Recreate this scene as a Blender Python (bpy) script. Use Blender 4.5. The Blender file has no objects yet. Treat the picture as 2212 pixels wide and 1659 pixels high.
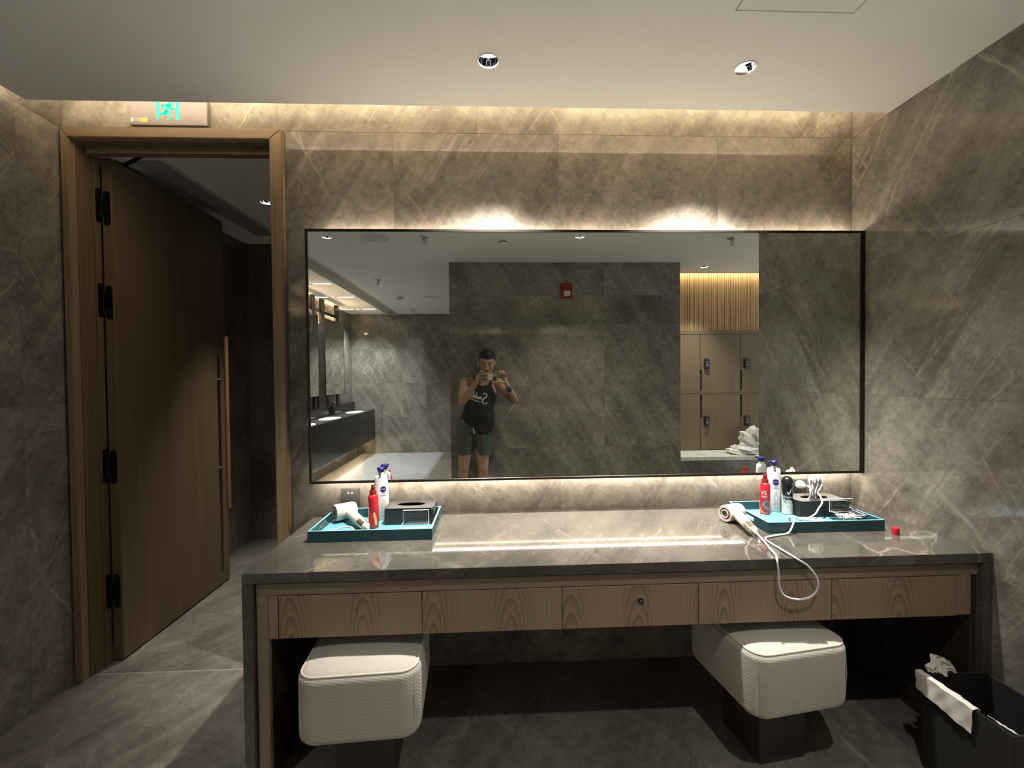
import bpy, bmesh, math, random
from mathutils import Vector, Matrix, Euler
from mathutils.bvhtree import BVHTree
random.seed(7)
PI = math.pi
S = bpy.context.scene
COL = S.collection

# ------------------------------------------------------------------ camera
YAW, PITCH, ROLL, FPX = -0.04163, -0.01813, 0.01029, 956.87
def cam_rot(yaw, pitch, roll):
    cy, sy = math.cos(yaw), math.sin(yaw); cp, sp = math.cos(pitch), math.sin(pitch); cr, sr = math.cos(roll), math.sin(roll)
    return Matrix(((cy, -sy, 0), (sy, cy, 0), (0, 0, 1))) @ Matrix(((1, 0, 0), (0, cp, -sp), (0, sp, cp))) @ Matrix(((cr, 0, sr), (0, 1, 0), (-sr, 0, cr)))
M_ = cam_rot(YAW, PITCH, ROLL)
cam = bpy.data.objects.new('camera', bpy.data.cameras.new('camera'))
COL.objects.link(cam)
r_, f_, u_ = M_.col[0], M_.col[1], M_.col[2]
cam.matrix_world = Matrix(((r_[0], u_[0], -f_[0], 0.0), (r_[1], u_[1], -f_[1], -2.05), (r_[2], u_[2], -f_[2], 1.40), (0, 0, 0, 1)))
cam.data.sensor_fit = 'HORIZONTAL'; cam.data.sensor_width = 36.0
cam.data.lens = FPX / 2212.0 * 36.0
cam.data.clip_start = 0.01; cam.data.clip_end = 50
S.camera = cam

# ------------------------------------------------------------------ world, exposure
W = bpy.data.worlds.new('world'); S.world = W; W.use_nodes = True
W.node_tree.nodes['Background'].inputs[0].default_value = (1.0, 0.985, 0.95, 1)
W.node_tree.nodes['Background'].inputs[1].default_value = 0.44
S.view_settings.view_transform = 'Standard'; S.view_settings.look = 'None'
S.view_settings.gamma = 1.0; S.view_settings.use_curve_mapping = False
S.view_settings.exposure = 1.36
S.cycles.blur_glossy = 0.28
S.cycles.max_bounces = 10; S.cycles.diffuse_bounces = 4; S.cycles.glossy_bounces = 6
S.cycles.transmission_bounces = 8; S.cycles.transparent_max_bounces = 8
S.cycles.sample_clamp_indirect = 8.0

# ------------------------------------------------------------------ lamps of the room
COOL = (0.93, 0.97, 1.0); NEUT = (1.0, 0.955, 0.89); WARM = (1.0, 0.80, 0.55)
def spot(x, y, power, size=110, blend=0.8, col=NEUT, z=2.545, rad=0.022, tilt=(0, 0)):
    l = bpy.data.lights.new('downlight_beam', 'SPOT'); l.energy = power; l.color = col
    l.spot_size = math.radians(size); l.spot_blend = blend; l.shadow_soft_size = rad
    o = bpy.data.objects.new('downlight_beam', l); COL.objects.link(o); o.location = (x, y, z)
    o.rotation_euler = (tilt[0], tilt[1], 0)
    return o
DOWNLIGHTS = [  # x, y, power, colour, beam, blend
    (-0.006, -0.396, 215, NEUT, 78, 1.0, 18),
    (0.968, -0.385, 215, NEUT, 78, 1.0, 18),
    (-1.362, -1.680, 8, NEUT, 110, 1.0),
    (0.736, -1.650, 30, NEUT, 110, 0.9),
    (2.293, -2.669, 62, NEUT, 74, 1.0),
    (-1.480, 0.953, 115, NEUT, 66, 1.0, 0, -10),
]
for x, y, p, c, sz, bl, *tl in DOWNLIGHTS:                          # tilted gimbal lamps
    spot(x, y, p, sz, bl, c, tilt=(math.radians(tl[0]) if tl else 0, math.radians(tl[1]) if len(tl) > 1 else 0))
for x, y in ((-2.25, -3.5), (-2.25, -4.42), (-2.25, -5.57)):      # lamps of the slot fittings above the basins
    spot(x, y, 90, 120, 0.8, COOL, z=2.54, rad=0.05)

# ------------------------------------------------------------------ materials
def nmat(name):
    m = bpy.data.materials.new(name); m.use_nodes = True
    nt = m.node_tree; return m, nt, nt.nodes['Principled BSDF']
def N(nt, t, **kw):
    n = nt.nodes.new(t)
    for k, v in kw.items(): setattr(n, k, v)
    return n
def inp(n, **kw):
    for k, v in kw.items():
        n.inputs[k.replace('_', ' ')].default_value = v
def ramp(nt, fac, stops):
    r = N(nt, 'ShaderNodeValToRGB'); nt.links.new(fac, r.inputs[0])
    el = r.color_ramp.elements
    el[0].position, el[0].color = stops[0][0], tuple(stops[0][1]) + (1,)
    el[1].position, el[1].color = stops[-1][0], tuple(stops[-1][1]) + (1,)
    for p, c in stops[1:-1]:
        e = el.new(p); e.color = tuple(c) + (1,)
    return r.outputs[0]
def mixc(nt, fac, a, b, mode='MIX'):
    m = N(nt, 'ShaderNodeMix'); m.data_type = 'RGBA'; m.blend_type = mode
    for sock, v in ((m.inputs[0], fac), (m.inputs[6], a), (m.inputs[7], b)):
        if hasattr(v, 'links') or hasattr(v, 'is_linked'): nt.links.new(v, sock)
        elif isinstance(v, (int, float)): sock.default_value = v
        else: sock.default_value = tuple(v) + (1,)
    return m.outputs[2]
def math2(nt, op, a, b=0.0):
    m = N(nt, 'ShaderNodeMath'); m.operation = op
    for i, v in enumerate((a, b)):
        if isinstance(v, (int, float)): m.inputs[i].default_value = v
        else: nt.links.new(v, m.inputs[i])
    return m.outputs[0]
def bump(nt, b, h, strength, dist=0.002):
    n = N(nt, 'ShaderNodeBump'); n.inputs['Strength'].default_value = strength; n.inputs['Distance'].default_value = dist
    nt.links.new(h, n.inputs['Height']); nt.links.new(n.outputs[0], b.inputs['Normal'])
def coords(nt, rnd=True):
    tc = N(nt, 'ShaderNodeTexCoord'); v = tc.outputs['Object']
    if rnd:
        oi = N(nt, 'ShaderNodeObjectInfo')
        cx = N(nt, 'ShaderNodeCombineXYZ')
        for i, k in enumerate((37.0, 91.0, 53.0)):
            nt.links.new(math2(nt, 'MULTIPLY', oi.outputs['Random'], k), cx.inputs[i])
        va = N(nt, 'ShaderNodeVectorMath'); va.operation = 'ADD'
        nt.links.new(v, va.inputs[0]); nt.links.new(cx.outputs[0], va.inputs[1]); v = va.outputs[0]
    return v
def mapping(nt, v, rot=(0, 0, 0), sc=(1, 1, 1)):
    if any(rot):                                                   # turn first, then stretch
        m = N(nt, 'ShaderNodeMapping'); nt.links.new(v, m.inputs['Vector']); m.inputs['Rotation'].default_value = rot; v = m.outputs[0]
    if tuple(sc) != (1, 1, 1):
        m = N(nt, 'ShaderNodeMapping'); nt.links.new(v, m.inputs['Vector']); m.inputs['Scale'].default_value = sc; v = m.outputs[0]
    return v
def noise(nt, v, scale, detail=4, rough=0.55, dist=0.0):
    n = N(nt, 'ShaderNodeTexNoise'); nt.links.new(v, n.inputs['Vector'])
    n.inputs['Scale'].default_value = scale; n.inputs['Detail'].default_value = detail
    n.inputs['Roughness'].default_value = rough; n.inputs['Distortion'].default_value = dist
    return n.outputs['Fac'], n.outputs['Color']

def plain(name, col, rough=0.5, metal=0.0, spec=0.5, trans=0.0, ior=1.45, emis=None, es=0.0, coat=0.0, sheen=0.0, alpha=1.0):
    m, nt, b = nmat(name)
    b.inputs['Base Color'].default_value = tuple(col) + (1,)
    b.inputs['Roughness'].default_value = rough; b.inputs['Metallic'].default_value = metal
    b.inputs['Specular IOR Level'].default_value = spec; b.inputs['Transmission Weight'].default_value = trans
    b.inputs['IOR'].default_value = ior; b.inputs['Coat Weight'].default_value = coat
    b.inputs['Sheen Weight'].default_value = sheen
    if emis:
        b.inputs['Emission Color'].default_value = tuple(emis) + (1,); b.inputs['Emission Strength'].default_value = es
    if metal < 0.5 and trans == 0 and not emis:                    # faint grain so that nothing is perfectly uniform
        f, c = noise(nt, coords(nt), 60, 3)
        nt.links.new(mixc(nt, math2(nt, 'MULTIPLY', f, 0.16), col, [k * 0.72 for k in col]), b.inputs['Base Color'])
    return m

def marble(name, dark, light, vein, rough, veinamt=0.42, spec=0.5, bmp=0.06, grain=1.0):
    m, nt, b = nmat(name)
    v = coords(nt)
    a, _ = noise(nt, v, 1.8, 8, 0.62, 0.3)
    s1, _ = noise(nt, mapping(nt, v, (0, 0, math.radians(-58)), (0.28, 4.6, 1.0)), 1.5, 8, 0.66, 0.15)
    s2, _ = noise(nt, mapping(nt, v, (0, 0, math.radians(50)), (0.30, 4.4, 1.0)), 1.3, 8, 0.66, 0.15)
    f = math2(nt, 'ADD', math2(nt, 'MULTIPLY', a, 0.42), math2(nt, 'ADD', math2(nt, 'MULTIPLY', s1, 0.44), math2(nt, 'MULTIPLY', s2, 0.14)))
    mid = [(d + l) / 2 for d, l in zip(dark, light)]
    base = ramp(nt, f, [(0.415, dark), (0.5, mid), (0.585, light)])
    for ang, sx, sy, sc, wid, amt in ((-57, 0.28, 2.6, 2.0, 0.012, 0.55), (52, 0.3, 2.2, 1.5, 0.010, 0.45)):    # wisps
        q, _ = noise(nt, mapping(nt, v, (0, 0, math.radians(ang)), (sx, sy, 1.0)), sc, 7, 0.56, 0.2)
        ad = math2(nt, 'ABSOLUTE', math2(nt, 'SUBTRACT', q, 0.5))
        wl = ramp(nt, ad, [(0.0, (1, 1, 1)), (wid * 0.4, (0.45,) * 3), (wid, (0, 0, 0))])
        mk, _ = noise(nt, mapping(nt, v, (0, 0, math.radians(ang)), (0.8, 3.0, 1)), 1.6, 3)
        mk = ramp(nt, mk, [(0.47, (0, 0, 0)), (0.63, (1, 1, 1))])
        base = mixc(nt, math2(nt, 'MULTIPLY', mixc(nt, 1.0, wl, mk, 'MULTIPLY'), amt), base, [min(1, x_ * 1.55) for x_ in light])
    gm, _ = noise(nt, v, 24, 9, 0.74, 0.2)
    base = mixc(nt, grain, base, ramp(nt, gm, [(0.33, (0.72, 0.70, 0.68)), (0.5, (1, 1, 1)), (0.67, (1.24, 1.23, 1.22))]), 'MULTIPLY')
    g, _ = noise(nt, v, 70, 8, 0.8)
    base = mixc(nt, 0.75, base, ramp(nt, g, [(0.34, (0.80, 0.78, 0.76)), (0.5, (1, 1, 1)), (0.68, (1.12, 1.12, 1.1))]), 'MULTIPLY')
    n2, nc = noise(nt, v, 4.0, 4)
    vs = N(nt, 'ShaderNodeVectorMath'); vs.operation = 'MULTIPLY_ADD'
    nt.links.new(nc, vs.inputs[0]); vs.inputs[1].default_value = (0.10, 0.10, 0.10); nt.links.new(v, vs.inputs[2])
    k, _ = noise(nt, v, 1.3, 3)
    tot = None
    for ang, sc, w, mlo in ((58, 1.1, 0.0055, 0.52), (-60, 0.9, 0.0050, 0.52), (40, 2.0, 0.004, 0.55)):
        vo = N(nt, 'ShaderNodeTexVoronoi'); vo.feature = 'DISTANCE_TO_EDGE'
        nt.links.new(mapping(nt, vs.outputs[0], (0, 0, math.radians(-ang)), (0.16, 1.3, 0.6)), vo.inputs['Vector'])
        vo.inputs['Scale'].default_value = sc
        line = ramp(nt, vo.outputs['Distance'], [(0.0, (1, 1, 1)), (w * 0.35, (0.6,) * 3), (w, (0, 0, 0))])
        msk = ramp(nt, k, [(mlo, (0.08,) * 3), (mlo + 0.16, (1, 1, 1))])
        t = mixc(nt, 1.0, line, msk, 'MULTIPLY')
        tot = t if tot is None else mixc(nt, 1.0, tot, t, 'LIGHTEN')
    col = mixc(nt, math2(nt, 'MULTIPLY', tot, veinamt), base, vein)
    nt.links.new(col, b.inputs['Base Color'])
    b.inputs['Roughness'].default_value = rough; b.inputs['Specular IOR Level'].default_value = spec
    if bmp: bump(nt, b, a, bmp, 0.01)
    return m

def wood(name, dark, light, rough=0.45, axis='z', cath=0.6, spec=0.35, fine=1.0):
    m, nt, b = nmat(name)
    v = coords(nt)
    if axis == 'x': v = mapping(nt, v, (0, PI / 2, 0))
    if axis == 'y': v = mapping(nt, v, (PI / 2, 0, 0))
    g, _ = noise(nt, mapping(nt, v, (0, 0, 0), (70 * fine, 70 * fine, 2.0)), 1.0, 5, 0.65)
    br, _ = noise(nt, mapping(nt, v, (0, 0, 0), (5, 5, 0.35)), 1.0, 2)
    wv = N(nt, 'ShaderNodeTexWave'); wv.wave_type = 'BANDS'; wv.bands_direction = 'X'; wv.wave_profile = 'SIN'
    nt.links.new(mapping(nt, v, (0, 0, 0), (1.0, 1.0, 0.16)), wv.inputs['Vector'])
    inp(wv, Scale=6.0, Distortion=9.0, Detail=2.0, Detail_Scale=1.1)
    w = ramp(nt, wv.outputs['Fac'], [(0.0, (0, 0, 0)), (0.35, (0.75,) * 3), (1.0, (1, 1, 1))])
    zone = ramp(nt, br, [(0.42, (0, 0, 0)), (0.6, (1, 1, 1))])
    wz = mixc(nt, zone, (0.8, 0.8, 0.8), w)
    f = math2(nt, 'ADD', math2(nt, 'MULTIPLY', g, 1 - cath * 0.6), math2(nt, 'MULTIPLY', wz, cath * 0.6))
    nt.links.new(ramp(nt, f, [(0.22, dark), (0.72, light)]), b.inputs['Base Color'])
    b.inputs['Roughness'].default_value = rough; b.inputs['Specular IOR Level'].default_value = spec
    bump(nt, b, g, 0.12, 0.001)
    return m

def cathedral(name, dark, light, rough=0.5):
    m, nt, b = nmat(name)
    v = coords(nt); sp = N(nt, 'ShaderNodeSeparateXYZ'); nt.links.new(v, sp.inputs[0])
    g, _ = noise(nt, mapping(nt, v, (0, 0, 0), (160, 160, 3.0)), 1.0, 4, 0.6)
    d, _ = noise(nt, mapping(nt, v, (0, 0, 0), (7, 7, 3)), 1.0, 3, 0.5)
    dv, _ = noise(nt, mapping(nt, v, (0, 0, 0), (2.2, 2.2, 0.2)), 1.0, 1, 0.5)
    xp = math2(nt, 'ADD', math2(nt, 'PINGPONG', math2(nt, 'ADD', sp.outputs[0], math2(nt, 'MULTIPLY', dv, 0.12)), 0.125), 0.0)
    oi = N(nt, 'ShaderNodeObjectInfo'); tc2 = N(nt, 'ShaderNodeTexCoord'); sp2 = N(nt, 'ShaderNodeSeparateXYZ'); nt.links.new(tc2.outputs['Object'], sp2.inputs[0])
    zz = math2(nt, 'ADD', sp2.outputs[2], math2(nt, 'ADD', math2(nt, 'MULTIPLY', oi.outputs['Random'], 0.2), 0.16))
    r2 = math2(nt, 'ADD', math2(nt, 'POWER', math2(nt, 'ABSOLUTE', xp), 2.0), math2(nt, 'POWER', math2(nt, 'MULTIPLY', zz, 0.16), 2.0))
    rad = math2(nt, 'ADD', math2(nt, 'SQRT', r2), math2(nt, 'MULTIPLY', d, 0.016))
    ln = math2(nt, 'POWER', math2(nt, 'FRACT', math2(nt, 'MULTIPLY', rad, 95.0)), 2.2)
    msk = ramp(nt, xp, [(0.0, (0.9, 0.9, 0.9)), (0.04, (0.8,) * 3), (0.075, (0.10,) * 3)])
    f = math2(nt, 'ADD', math2(nt, 'MULTIPLY', mixc(nt, 1.0, ln, msk, 'MULTIPLY'), 0.52), math2(nt, 'MULTIPLY', g, 0.42))
    nt.links.new(ramp(nt, f, [(0.16, light), (0.78, dark)]), b.inputs['Base Color'])
    b.inputs['Roughness'].default_value = rough; b.inputs['Specular IOR Level'].default_value = 0.35
    bump(nt, b, g, 0.1, 0.001)
    return m

def fabric(name, col, pitch=520, rough=0.95):
    m, nt, b = nmat(name)
    v = coords(nt, False)
    ws = []
    for d, rz in (('X', 0.6), ('X', -0.6)):
        w = N(nt, 'ShaderNodeTexWave'); w.bands_direction = 'DIAGONAL'
        nt.links.new(mapping(nt, v, (0, 0, rz)), w.inputs['Vector']); w.inputs['Scale'].default_value = pitch / 10; w.inputs['Distortion'].default_value = 0.6
        w.inputs['Detail'].default_value = 1; w.inputs['Detail Scale'].default_value = 4
        ws.append(w.outputs['Fac'])
    h = math2(nt, 'MULTIPLY', ws[0], ws[1])
    n, _ = noise(nt, v, 9, 3)
    c = mixc(nt, h, [k * 0.84 for k in col], col)
    c = mixc(nt, math2(nt, 'MULTIPLY', n, 0.25), c, [k * 0.75 for k in col])
    nt.links.new(c, b.inputs['Base Color']); b.inputs['Roughness'].default_value = rough
    b.inputs['Specular IOR Level'].default_value = 0.15; b.inputs['Sheen Weight'].default_value = 0.15
    bump(nt, b, h, 0.35, 0.0015)
    return m

MAT = {}
M = MAT
M['tile'] = marble('wall_tile_marble', (0.118, 0.104, 0.086), (0.245, 0.220, 0.185), (0.52, 0.48, 0.42), 0.085, veinamt=0.55, bmp=0.02)
M['floor'] = marble('floor_tile_marble', (0.10, 0.089, 0.073), (0.19, 0.170, 0.142), (0.50, 0.46, 0.40), 0.28, 0.4)
M['floor_cool'] = marble('basin_floor_stone', (0.26, 0.26, 0.25), (0.34, 0.34, 0.33), (0.45, 0.45, 0.44), 0.35, 0.15)
M['counter'] = marble('counter_marble', (0.046, 0.041, 0.034), (0.092, 0.083, 0.070), (0.55, 0.50, 0.43), 0.05, 0.4, 0.6, 0.0, grain=0.45)
M['bench'] = marble('bench_marble', (0.70, 0.68, 0.63), (0.82, 0.80, 0.75), (0.75, 0.73, 0.68), 0.2)
M['black_stone'] = marble('black_stone', (0.008, 0.008, 0.008), (0.02, 0.02, 0.02), (0.08, 0.08, 0.08), 0.18, 0.3)
M['panel_gap'] = plain('panel_gap_shadow', (0.30, 0.28, 0.25), 0.95)
M['joint'] = plain('tile_joint', (0.20, 0.18, 0.15), 0.9)
M['ceiling'] = plain('ceiling_paint', (0.66, 0.64, 0.60), 0.92, spec=0.2)
M['void'] = plain('void_board', (0.30, 0.28, 0.25), 0.95, spec=0.1)
M['door_wood'] = wood('door_oak', (0.11, 0.072, 0.040), (0.175, 0.12, 0.07), 0.5, 'z', 0.25)
M['casing_wood'] = wood('casing_oak', (0.165, 0.112, 0.066), (0.275, 0.195, 0.118), 0.5, 'z', 0.3)
M['casing_wood_h'] = wood('casing_oak_level', (0.165, 0.112, 0.066), (0.275, 0.195, 0.118), 0.5, 'x', 0.3)
M['drawer_wood'] = cathedral('drawer_ash', (0.115, 0.074, 0.045), (0.285, 0.205, 0.14))
M['rail_wood'] = wood('rail_ash', (0.19, 0.14, 0.10), (0.27, 0.205, 0.15), 0.5, 'x', 0.2)
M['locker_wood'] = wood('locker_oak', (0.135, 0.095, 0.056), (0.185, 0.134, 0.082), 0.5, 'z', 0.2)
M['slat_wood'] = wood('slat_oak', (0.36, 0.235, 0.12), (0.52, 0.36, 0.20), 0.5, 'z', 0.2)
M['handle_wood'] = wood('handle_walnut', (0.20, 0.10, 0.05), (0.30, 0.16, 0.085), 0.4, 'z', 0.2)
M['dark_wood'] = wood('dark_stained_wood', (0.02, 0.015, 0.012), (0.04, 0.03, 0.024), 0.5, 'z', 0.2)
M['black_metal'] = plain('black_metal', (0.012, 0.011, 0.010), 0.35, 0.6)
M['bronze'] = plain('dark_bronze_metal', (0.035, 0.027, 0.022), 0.35, 0.7)
M['chrome'] = plain('chrome', (0.62, 0.63, 0.66), 0.10, 1.0)
M['cup_chrome'] = plain('smoked_chrome', (0.30, 0.30, 0.36), 0.04, 1.0)
M['steel'] = plain('brushed_steel', (0.45, 0.44, 0.42), 0.35, 1.0)
M['sign_plate'] = plain('sign_plate_steel', (0.24, 0.205, 0.20), 0.45, 0.2)
M['mirror'] = plain('mirror_glass', (0.80, 0.83, 0.79), 0.0, 1.0)
M['led_top'] = plain('led_warm', (1, 1, 1), emis=(1.0, 0.86, 0.67), es=23)
M['led_bottom'] = plain('led_soft', (1, 1, 1), emis=(1.0, 0.92, 0.79), es=30)
M['led_cove'] = plain('led_cove', (1, 1, 1), emis=(1.0, 0.84, 0.60), es=22)
M['led_cove_low'] = plain('led_cove_low', (1, 1, 1), emis=(1.0, 0.84, 0.60), es=2.4)
M['led_basin'] = plain('led_basin', (1, 1, 1), emis=(1.0, 0.70, 0.42), es=130)
M['led_side'] = plain('led_side', (1, 1, 1), emis=(1.0, 0.86, 0.66), es=9)
M['led_slat'] = plain('led_slat', (1, 1, 1), emis=(1.0, 0.77, 0.50), es=32)
M['led_plinth'] = plain('led_plinth', (1, 1, 1), emis=(1.0, 0.74, 0.45), es=22)
M['lens'] = plain('lamp_lens', (1, 1, 1), emis=(0.95, 0.97, 1.0), es=14)
M['slot_glow'] = plain('slot_diffuser', (1, 1, 1), emis=(0.96, 0.98, 1.0), es=1.3)
M['green_glow'] = plain('exit_green_glow', (0.02, 0.3, 0.15), emis=(0.02, 0.80, 0.42), es=0.42)
M['fabric'] = fabric('cream_upholstery', (0.47, 0.44, 0.375))
M['piping'] = plain('cream_piping', (0.54, 0.49, 0.41), 0.8)
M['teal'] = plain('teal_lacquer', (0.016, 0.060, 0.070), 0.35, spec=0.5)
M['teal_floor'] = plain('teal_lit', (0.10, 0.30, 0.36), 0.5)  # lighter copy of the tray teal, strong light on the floor painted in
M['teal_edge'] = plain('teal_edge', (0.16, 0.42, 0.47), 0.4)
M['dryer'] = plain('ivory_plastic', (0.50, 0.45, 0.39), 0.32, coat=0.15)
M['dryer_dark'] = plain('grey_grille', (0.14, 0.12, 0.10), 0.5)
M['gold'] = plain('pale_gold_metal', (0.55, 0.46, 0.33), 0.25, 0.9)
M['cord'] = plain('white_cord', (0.60, 0.59, 0.57), 0.45)
M['red'] = plain('red_plastic', (0.55, 0.018, 0.03), 0.28, coat=0.3)
M['red_dark'] = plain('dark_red_cap', (0.17, 0.013, 0.008), 0.3)
M['orange'] = plain('orange_print', (0.85, 0.30, 0.06), 0.4)
M['white'] = plain('white_plastic', (0.62, 0.61, 0.60), 0.35)
M['navy'] = plain('navy_plastic', (0.012, 0.014, 0.11), 0.3)
M['grey_print'] = plain('grey_print', (0.22, 0.22, 0.25), 0.5)
M['teal_print'] = plain('grey_teal_print', (0.10, 0.16, 0.17), 0.4)
M['black'] = plain('black_plastic', (0.012, 0.012, 0.013), 0.25)
M['black_matte'] = plain('black_rubber', (0.014, 0.013, 0.012), 0.7)
M['leather'] = plain('black_leather', (0.016, 0.015, 0.015), 0.38)
M['pale_green'] = plain('pale_green_label', (0.36, 0.46, 0.42), 0.4)
M['silver_label'] = plain('silver_label', (0.58, 0.60, 0.58), 0.35, 0.2)
M['acrylic'] = plain('clear_acrylic', (1, 1, 1), 0.02, trans=1.0, ior=1.46)
M['acrylic_glint'] = plain('acrylic_glint', (0.62, 0.63, 0.62), 0.2)  # opaque pale colour stands in for light caught by the clear edges
M['socket'] = plain('charcoal_socket', (0.07, 0.065, 0.06), 0.4)
M['tissue'] = plain('tissue_paper', (0.62, 0.61, 0.58), 0.9, spec=0.1)
M['liner'] = plain('white_bin_liner', (0.66, 0.63, 0.58), 0.5)
M['cotton'] = plain('cotton', (0.68, 0.66, 0.62), 0.95)
M['towel'] = fabric('white_towel', (0.78, 0.76, 0.72), 500)
M['skin'] = plain('skin', (0.33, 0.195, 0.13), 0.5)
M['hair'] = plain('black_hair', (0.012, 0.010, 0.009), 0.6)
M['brow'] = plain('dark_brow', (0.05, 0.03, 0.02), 0.8)
M['lip'] = plain('lip', (0.36, 0.16, 0.12), 0.5)
M['tank'] = plain('black_jersey', (0.010, 0.010, 0.010), 0.9)
M['shorts'] = plain('olive_cloth', (0.05, 0.065, 0.042), 0.85)
M['print_white'] = plain('white_print', (0.65, 0.63, 0.58), 0.7)
M['phone'] = plain('taupe_phone_case', (0.22, 0.17, 0.14), 0.4)
M['phone_label'] = plain('cream_phone_panel', (0.55, 0.52, 0.42), 0.5)
M['watch'] = plain('navy_watch', (0.03, 0.035, 0.12), 0.4)
M['alarm_red'] = plain('alarm_red', (0.23, 0.018, 0.018), 0.35)
M['lock_black'] = plain('lock_black', (0.02, 0.022, 0.022), 0.35)
M['lcd'] = plain('keypad_grey', (0.35, 0.38, 0.38), 0.4)
M['off_white'] = plain('off_white_plastic', (0.62, 0.60, 0.55), 0.5)
M['speaker'] = plain('speaker_grille', (0.48, 0.46, 0.42), 0.8)
M['grille'] = plain('grille_slat_paint', (0.40, 0.39, 0.37), 0.7)
M['grille_dark'] = plain('grille_dark', (0.02, 0.02, 0.02), 0.9)
M['yellow'] = plain('yellow_sticker', (0.72, 0.48, 0.12), 0.5)
M['pink_grey'] = plain('grey_sticker', (0.35, 0.28, 0.28), 0.5)

# ------------------------------------------------------------------ mesh helpers
WL = {}                                                            # world location of every empty / part
def box(bm, x0, x1, y0, y1, z0, z1, bev=0.0, seg=2):
    vs = [bm.verts.new((x, y, z)) for z in (z0, z1) for y in (y0, y1) for x in (x0, x1)]
    fs = [bm.faces.new([vs[i] for i in q]) for q in ((0, 2, 3, 1), (4, 5, 7, 6), (0, 1, 5, 4), (2, 6, 7, 3), (0, 4, 6, 2), (1, 3, 7, 5))]
    if bev > 0:
        es = set(e for f in fs for e in f.edges)
        bmesh.ops.bevel(bm, geom=list(es), offset=bev, segments=seg, affect='EDGES', profile=0.5)
def xform(bm, n0, mat4):
    for v in list(bm.verts)[n0:]: v.co = mat4 @ v.co
def lathe(bm, prof, seg=24, mat4=None, sx=1.0, sy=1.0):
    rings = []
    for r, z in prof:
        if r < 1e-6:
            p = Vector((0, 0, z)); rings.append([bm.verts.new(mat4 @ p if mat4 else p)])
        else:
            ring = []
            for i in range(seg):
                a = 2 * PI * i / seg; p = Vector((r * sx * math.cos(a), r * sy * math.sin(a), z))
                ring.append(bm.verts.new(mat4 @ p if mat4 else p))
            rings.append(ring)
    for a, b in zip(rings, rings[1:]):
        if len(a) == 1 and len(b) == 1: continue
        for i in range(seg):
            j = (i + 1) % seg
            if len(a) == 1: bm.faces.new((a[0], b[j], b[i]))
            elif len(b) == 1: bm.faces.new((a[i], a[j], b[0]))
            else: bm.faces.new((a[i], a[j], b[j], b[i]))
def spline(pts, n=8):
    P = [Vector(p) for p in pts]; out = []
    for i in range(len(P) - 1):
        p0 = P[max(i - 1, 0)]; p1 = P[i]; p2 = P[i + 1]; p3 = P[min(i + 2, len(P) - 1)]
        for k in range(n):
            t = k / n
            out.append(0.5 * ((2 * p1) + (-p0 + p2) * t + (2 * p0 - 5 * p1 + 4 * p2 - p3) * t * t + (-p0 + 3 * p1 - 3 * p2 + p3) * t ** 3))
    out.append(P[-1]); return out
def tube(bm, pts, r, seg=8, closed=False):
    P = [Vector(p) for p in pts]; n = len(P); rings = []
    rr = r if isinstance(r, (list, tuple)) else [r] * n
    up = Vector((0, 0, 1)); prev = None
    for i in range(n):
        if closed: t = P[(i + 1) % n] - P[i - 1]
        else: t = P[min(i + 1, n - 1)] - P[max(i - 1, 0)]
        if t.length < 1e-9: t = Vector((1, 0, 0))
        t.normalize()
        if prev is None:
            a = t.cross(up)
            if a.length < 1e-3: a = t.cross(Vector((1, 0, 0)))
        else: a = prev - t * prev.dot(t)
        a.normalize(); b = t.cross(a); prev = a
        rings.append([bm.verts.new(P[i] + (a * math.cos(2 * PI * k / seg) + b * math.sin(2 * PI * k / seg)) * rr[i]) for k in range(seg)])
    pairs = list(zip(rings, rings[1:])) + ([(rings[-1], rings[0])] if closed else [])
    for a, b in pairs:
        for k in range(seg): bm.faces.new((a[k], a[(k + 1) % seg], b[(k + 1) % seg], b[k]))
    if not closed:
        bm.faces.new(rings[0][::-1]); bm.faces.new(rings[-1])
def prism(bm, poly, h, mat4=None):                                 # poly in xy, extruded along z 0..h
    a = [Vector((x, y, 0)) for x, y in poly]; b = [Vector((x, y, h)) for x, y in poly]
    if mat4: a = [mat4 @ p for p in a]; b = [mat4 @ p for p in b]
    va = [bm.verts.new(p) for p in a]; vb = [bm.verts.new(p) for p in b]
    bm.faces.new(va[::-1]); bm.faces.new(vb)
    n = len(va)
    for i in range(n): bm.faces.new((va[i], va[(i + 1) % n], vb[(i + 1) % n], vb[i]))
def disc_poly(r, n=24, cx=0, cy=0, sx=1, sy=1):
    return [(cx + r * sx * math.cos(2 * PI * i / n), cy + r * sy * math.sin(2 * PI * i / n)) for i in range(n)]
def ball(bm, c, r, sub=2):
    rx, ry, rz = r if isinstance(r, (tuple, list)) else (r, r, r)
    res = bmesh.ops.create_icosphere(bm, subdivisions=sub, radius=1.0)
    for v in res['verts']: v.co = Vector((c[0] + v.co.x * rx, c[1] + v.co.y * ry, c[2] + v.co.z * rz))
    return res['verts']
def hull(bm, a, ra, b, rb, sub=2):
    t = bmesh.new(); ball(t, a, ra, sub); ball(t, b, rb, sub)
    bmesh.ops.convex_hull(t, input=t.verts)
    bmesh.ops.delete(t, geom=[v for v in t.verts if not v.link_faces], context='VERTS')
    me = bpy.data.meshes.new('t'); t.to_mesh(me); t.free(); bm.from_mesh(me); bpy.data.meshes.remove(me)
def aim(p, d, up=(0, 0, 1)):                                       # matrix with local z along d at p
    z = Vector(d).normalized(); x = Vector(up).cross(z)
    if x.length < 1e-4: x = Vector((1, 0, 0)).cross(z)
    x.normalize(); y = z.cross(x)
    return Matrix(((x[0], y[0], z[0], p[0]), (x[1], y[1], z[1], p[1]), (x[2], y[2], z[2], p[2]), (0, 0, 0, 1)))
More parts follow.
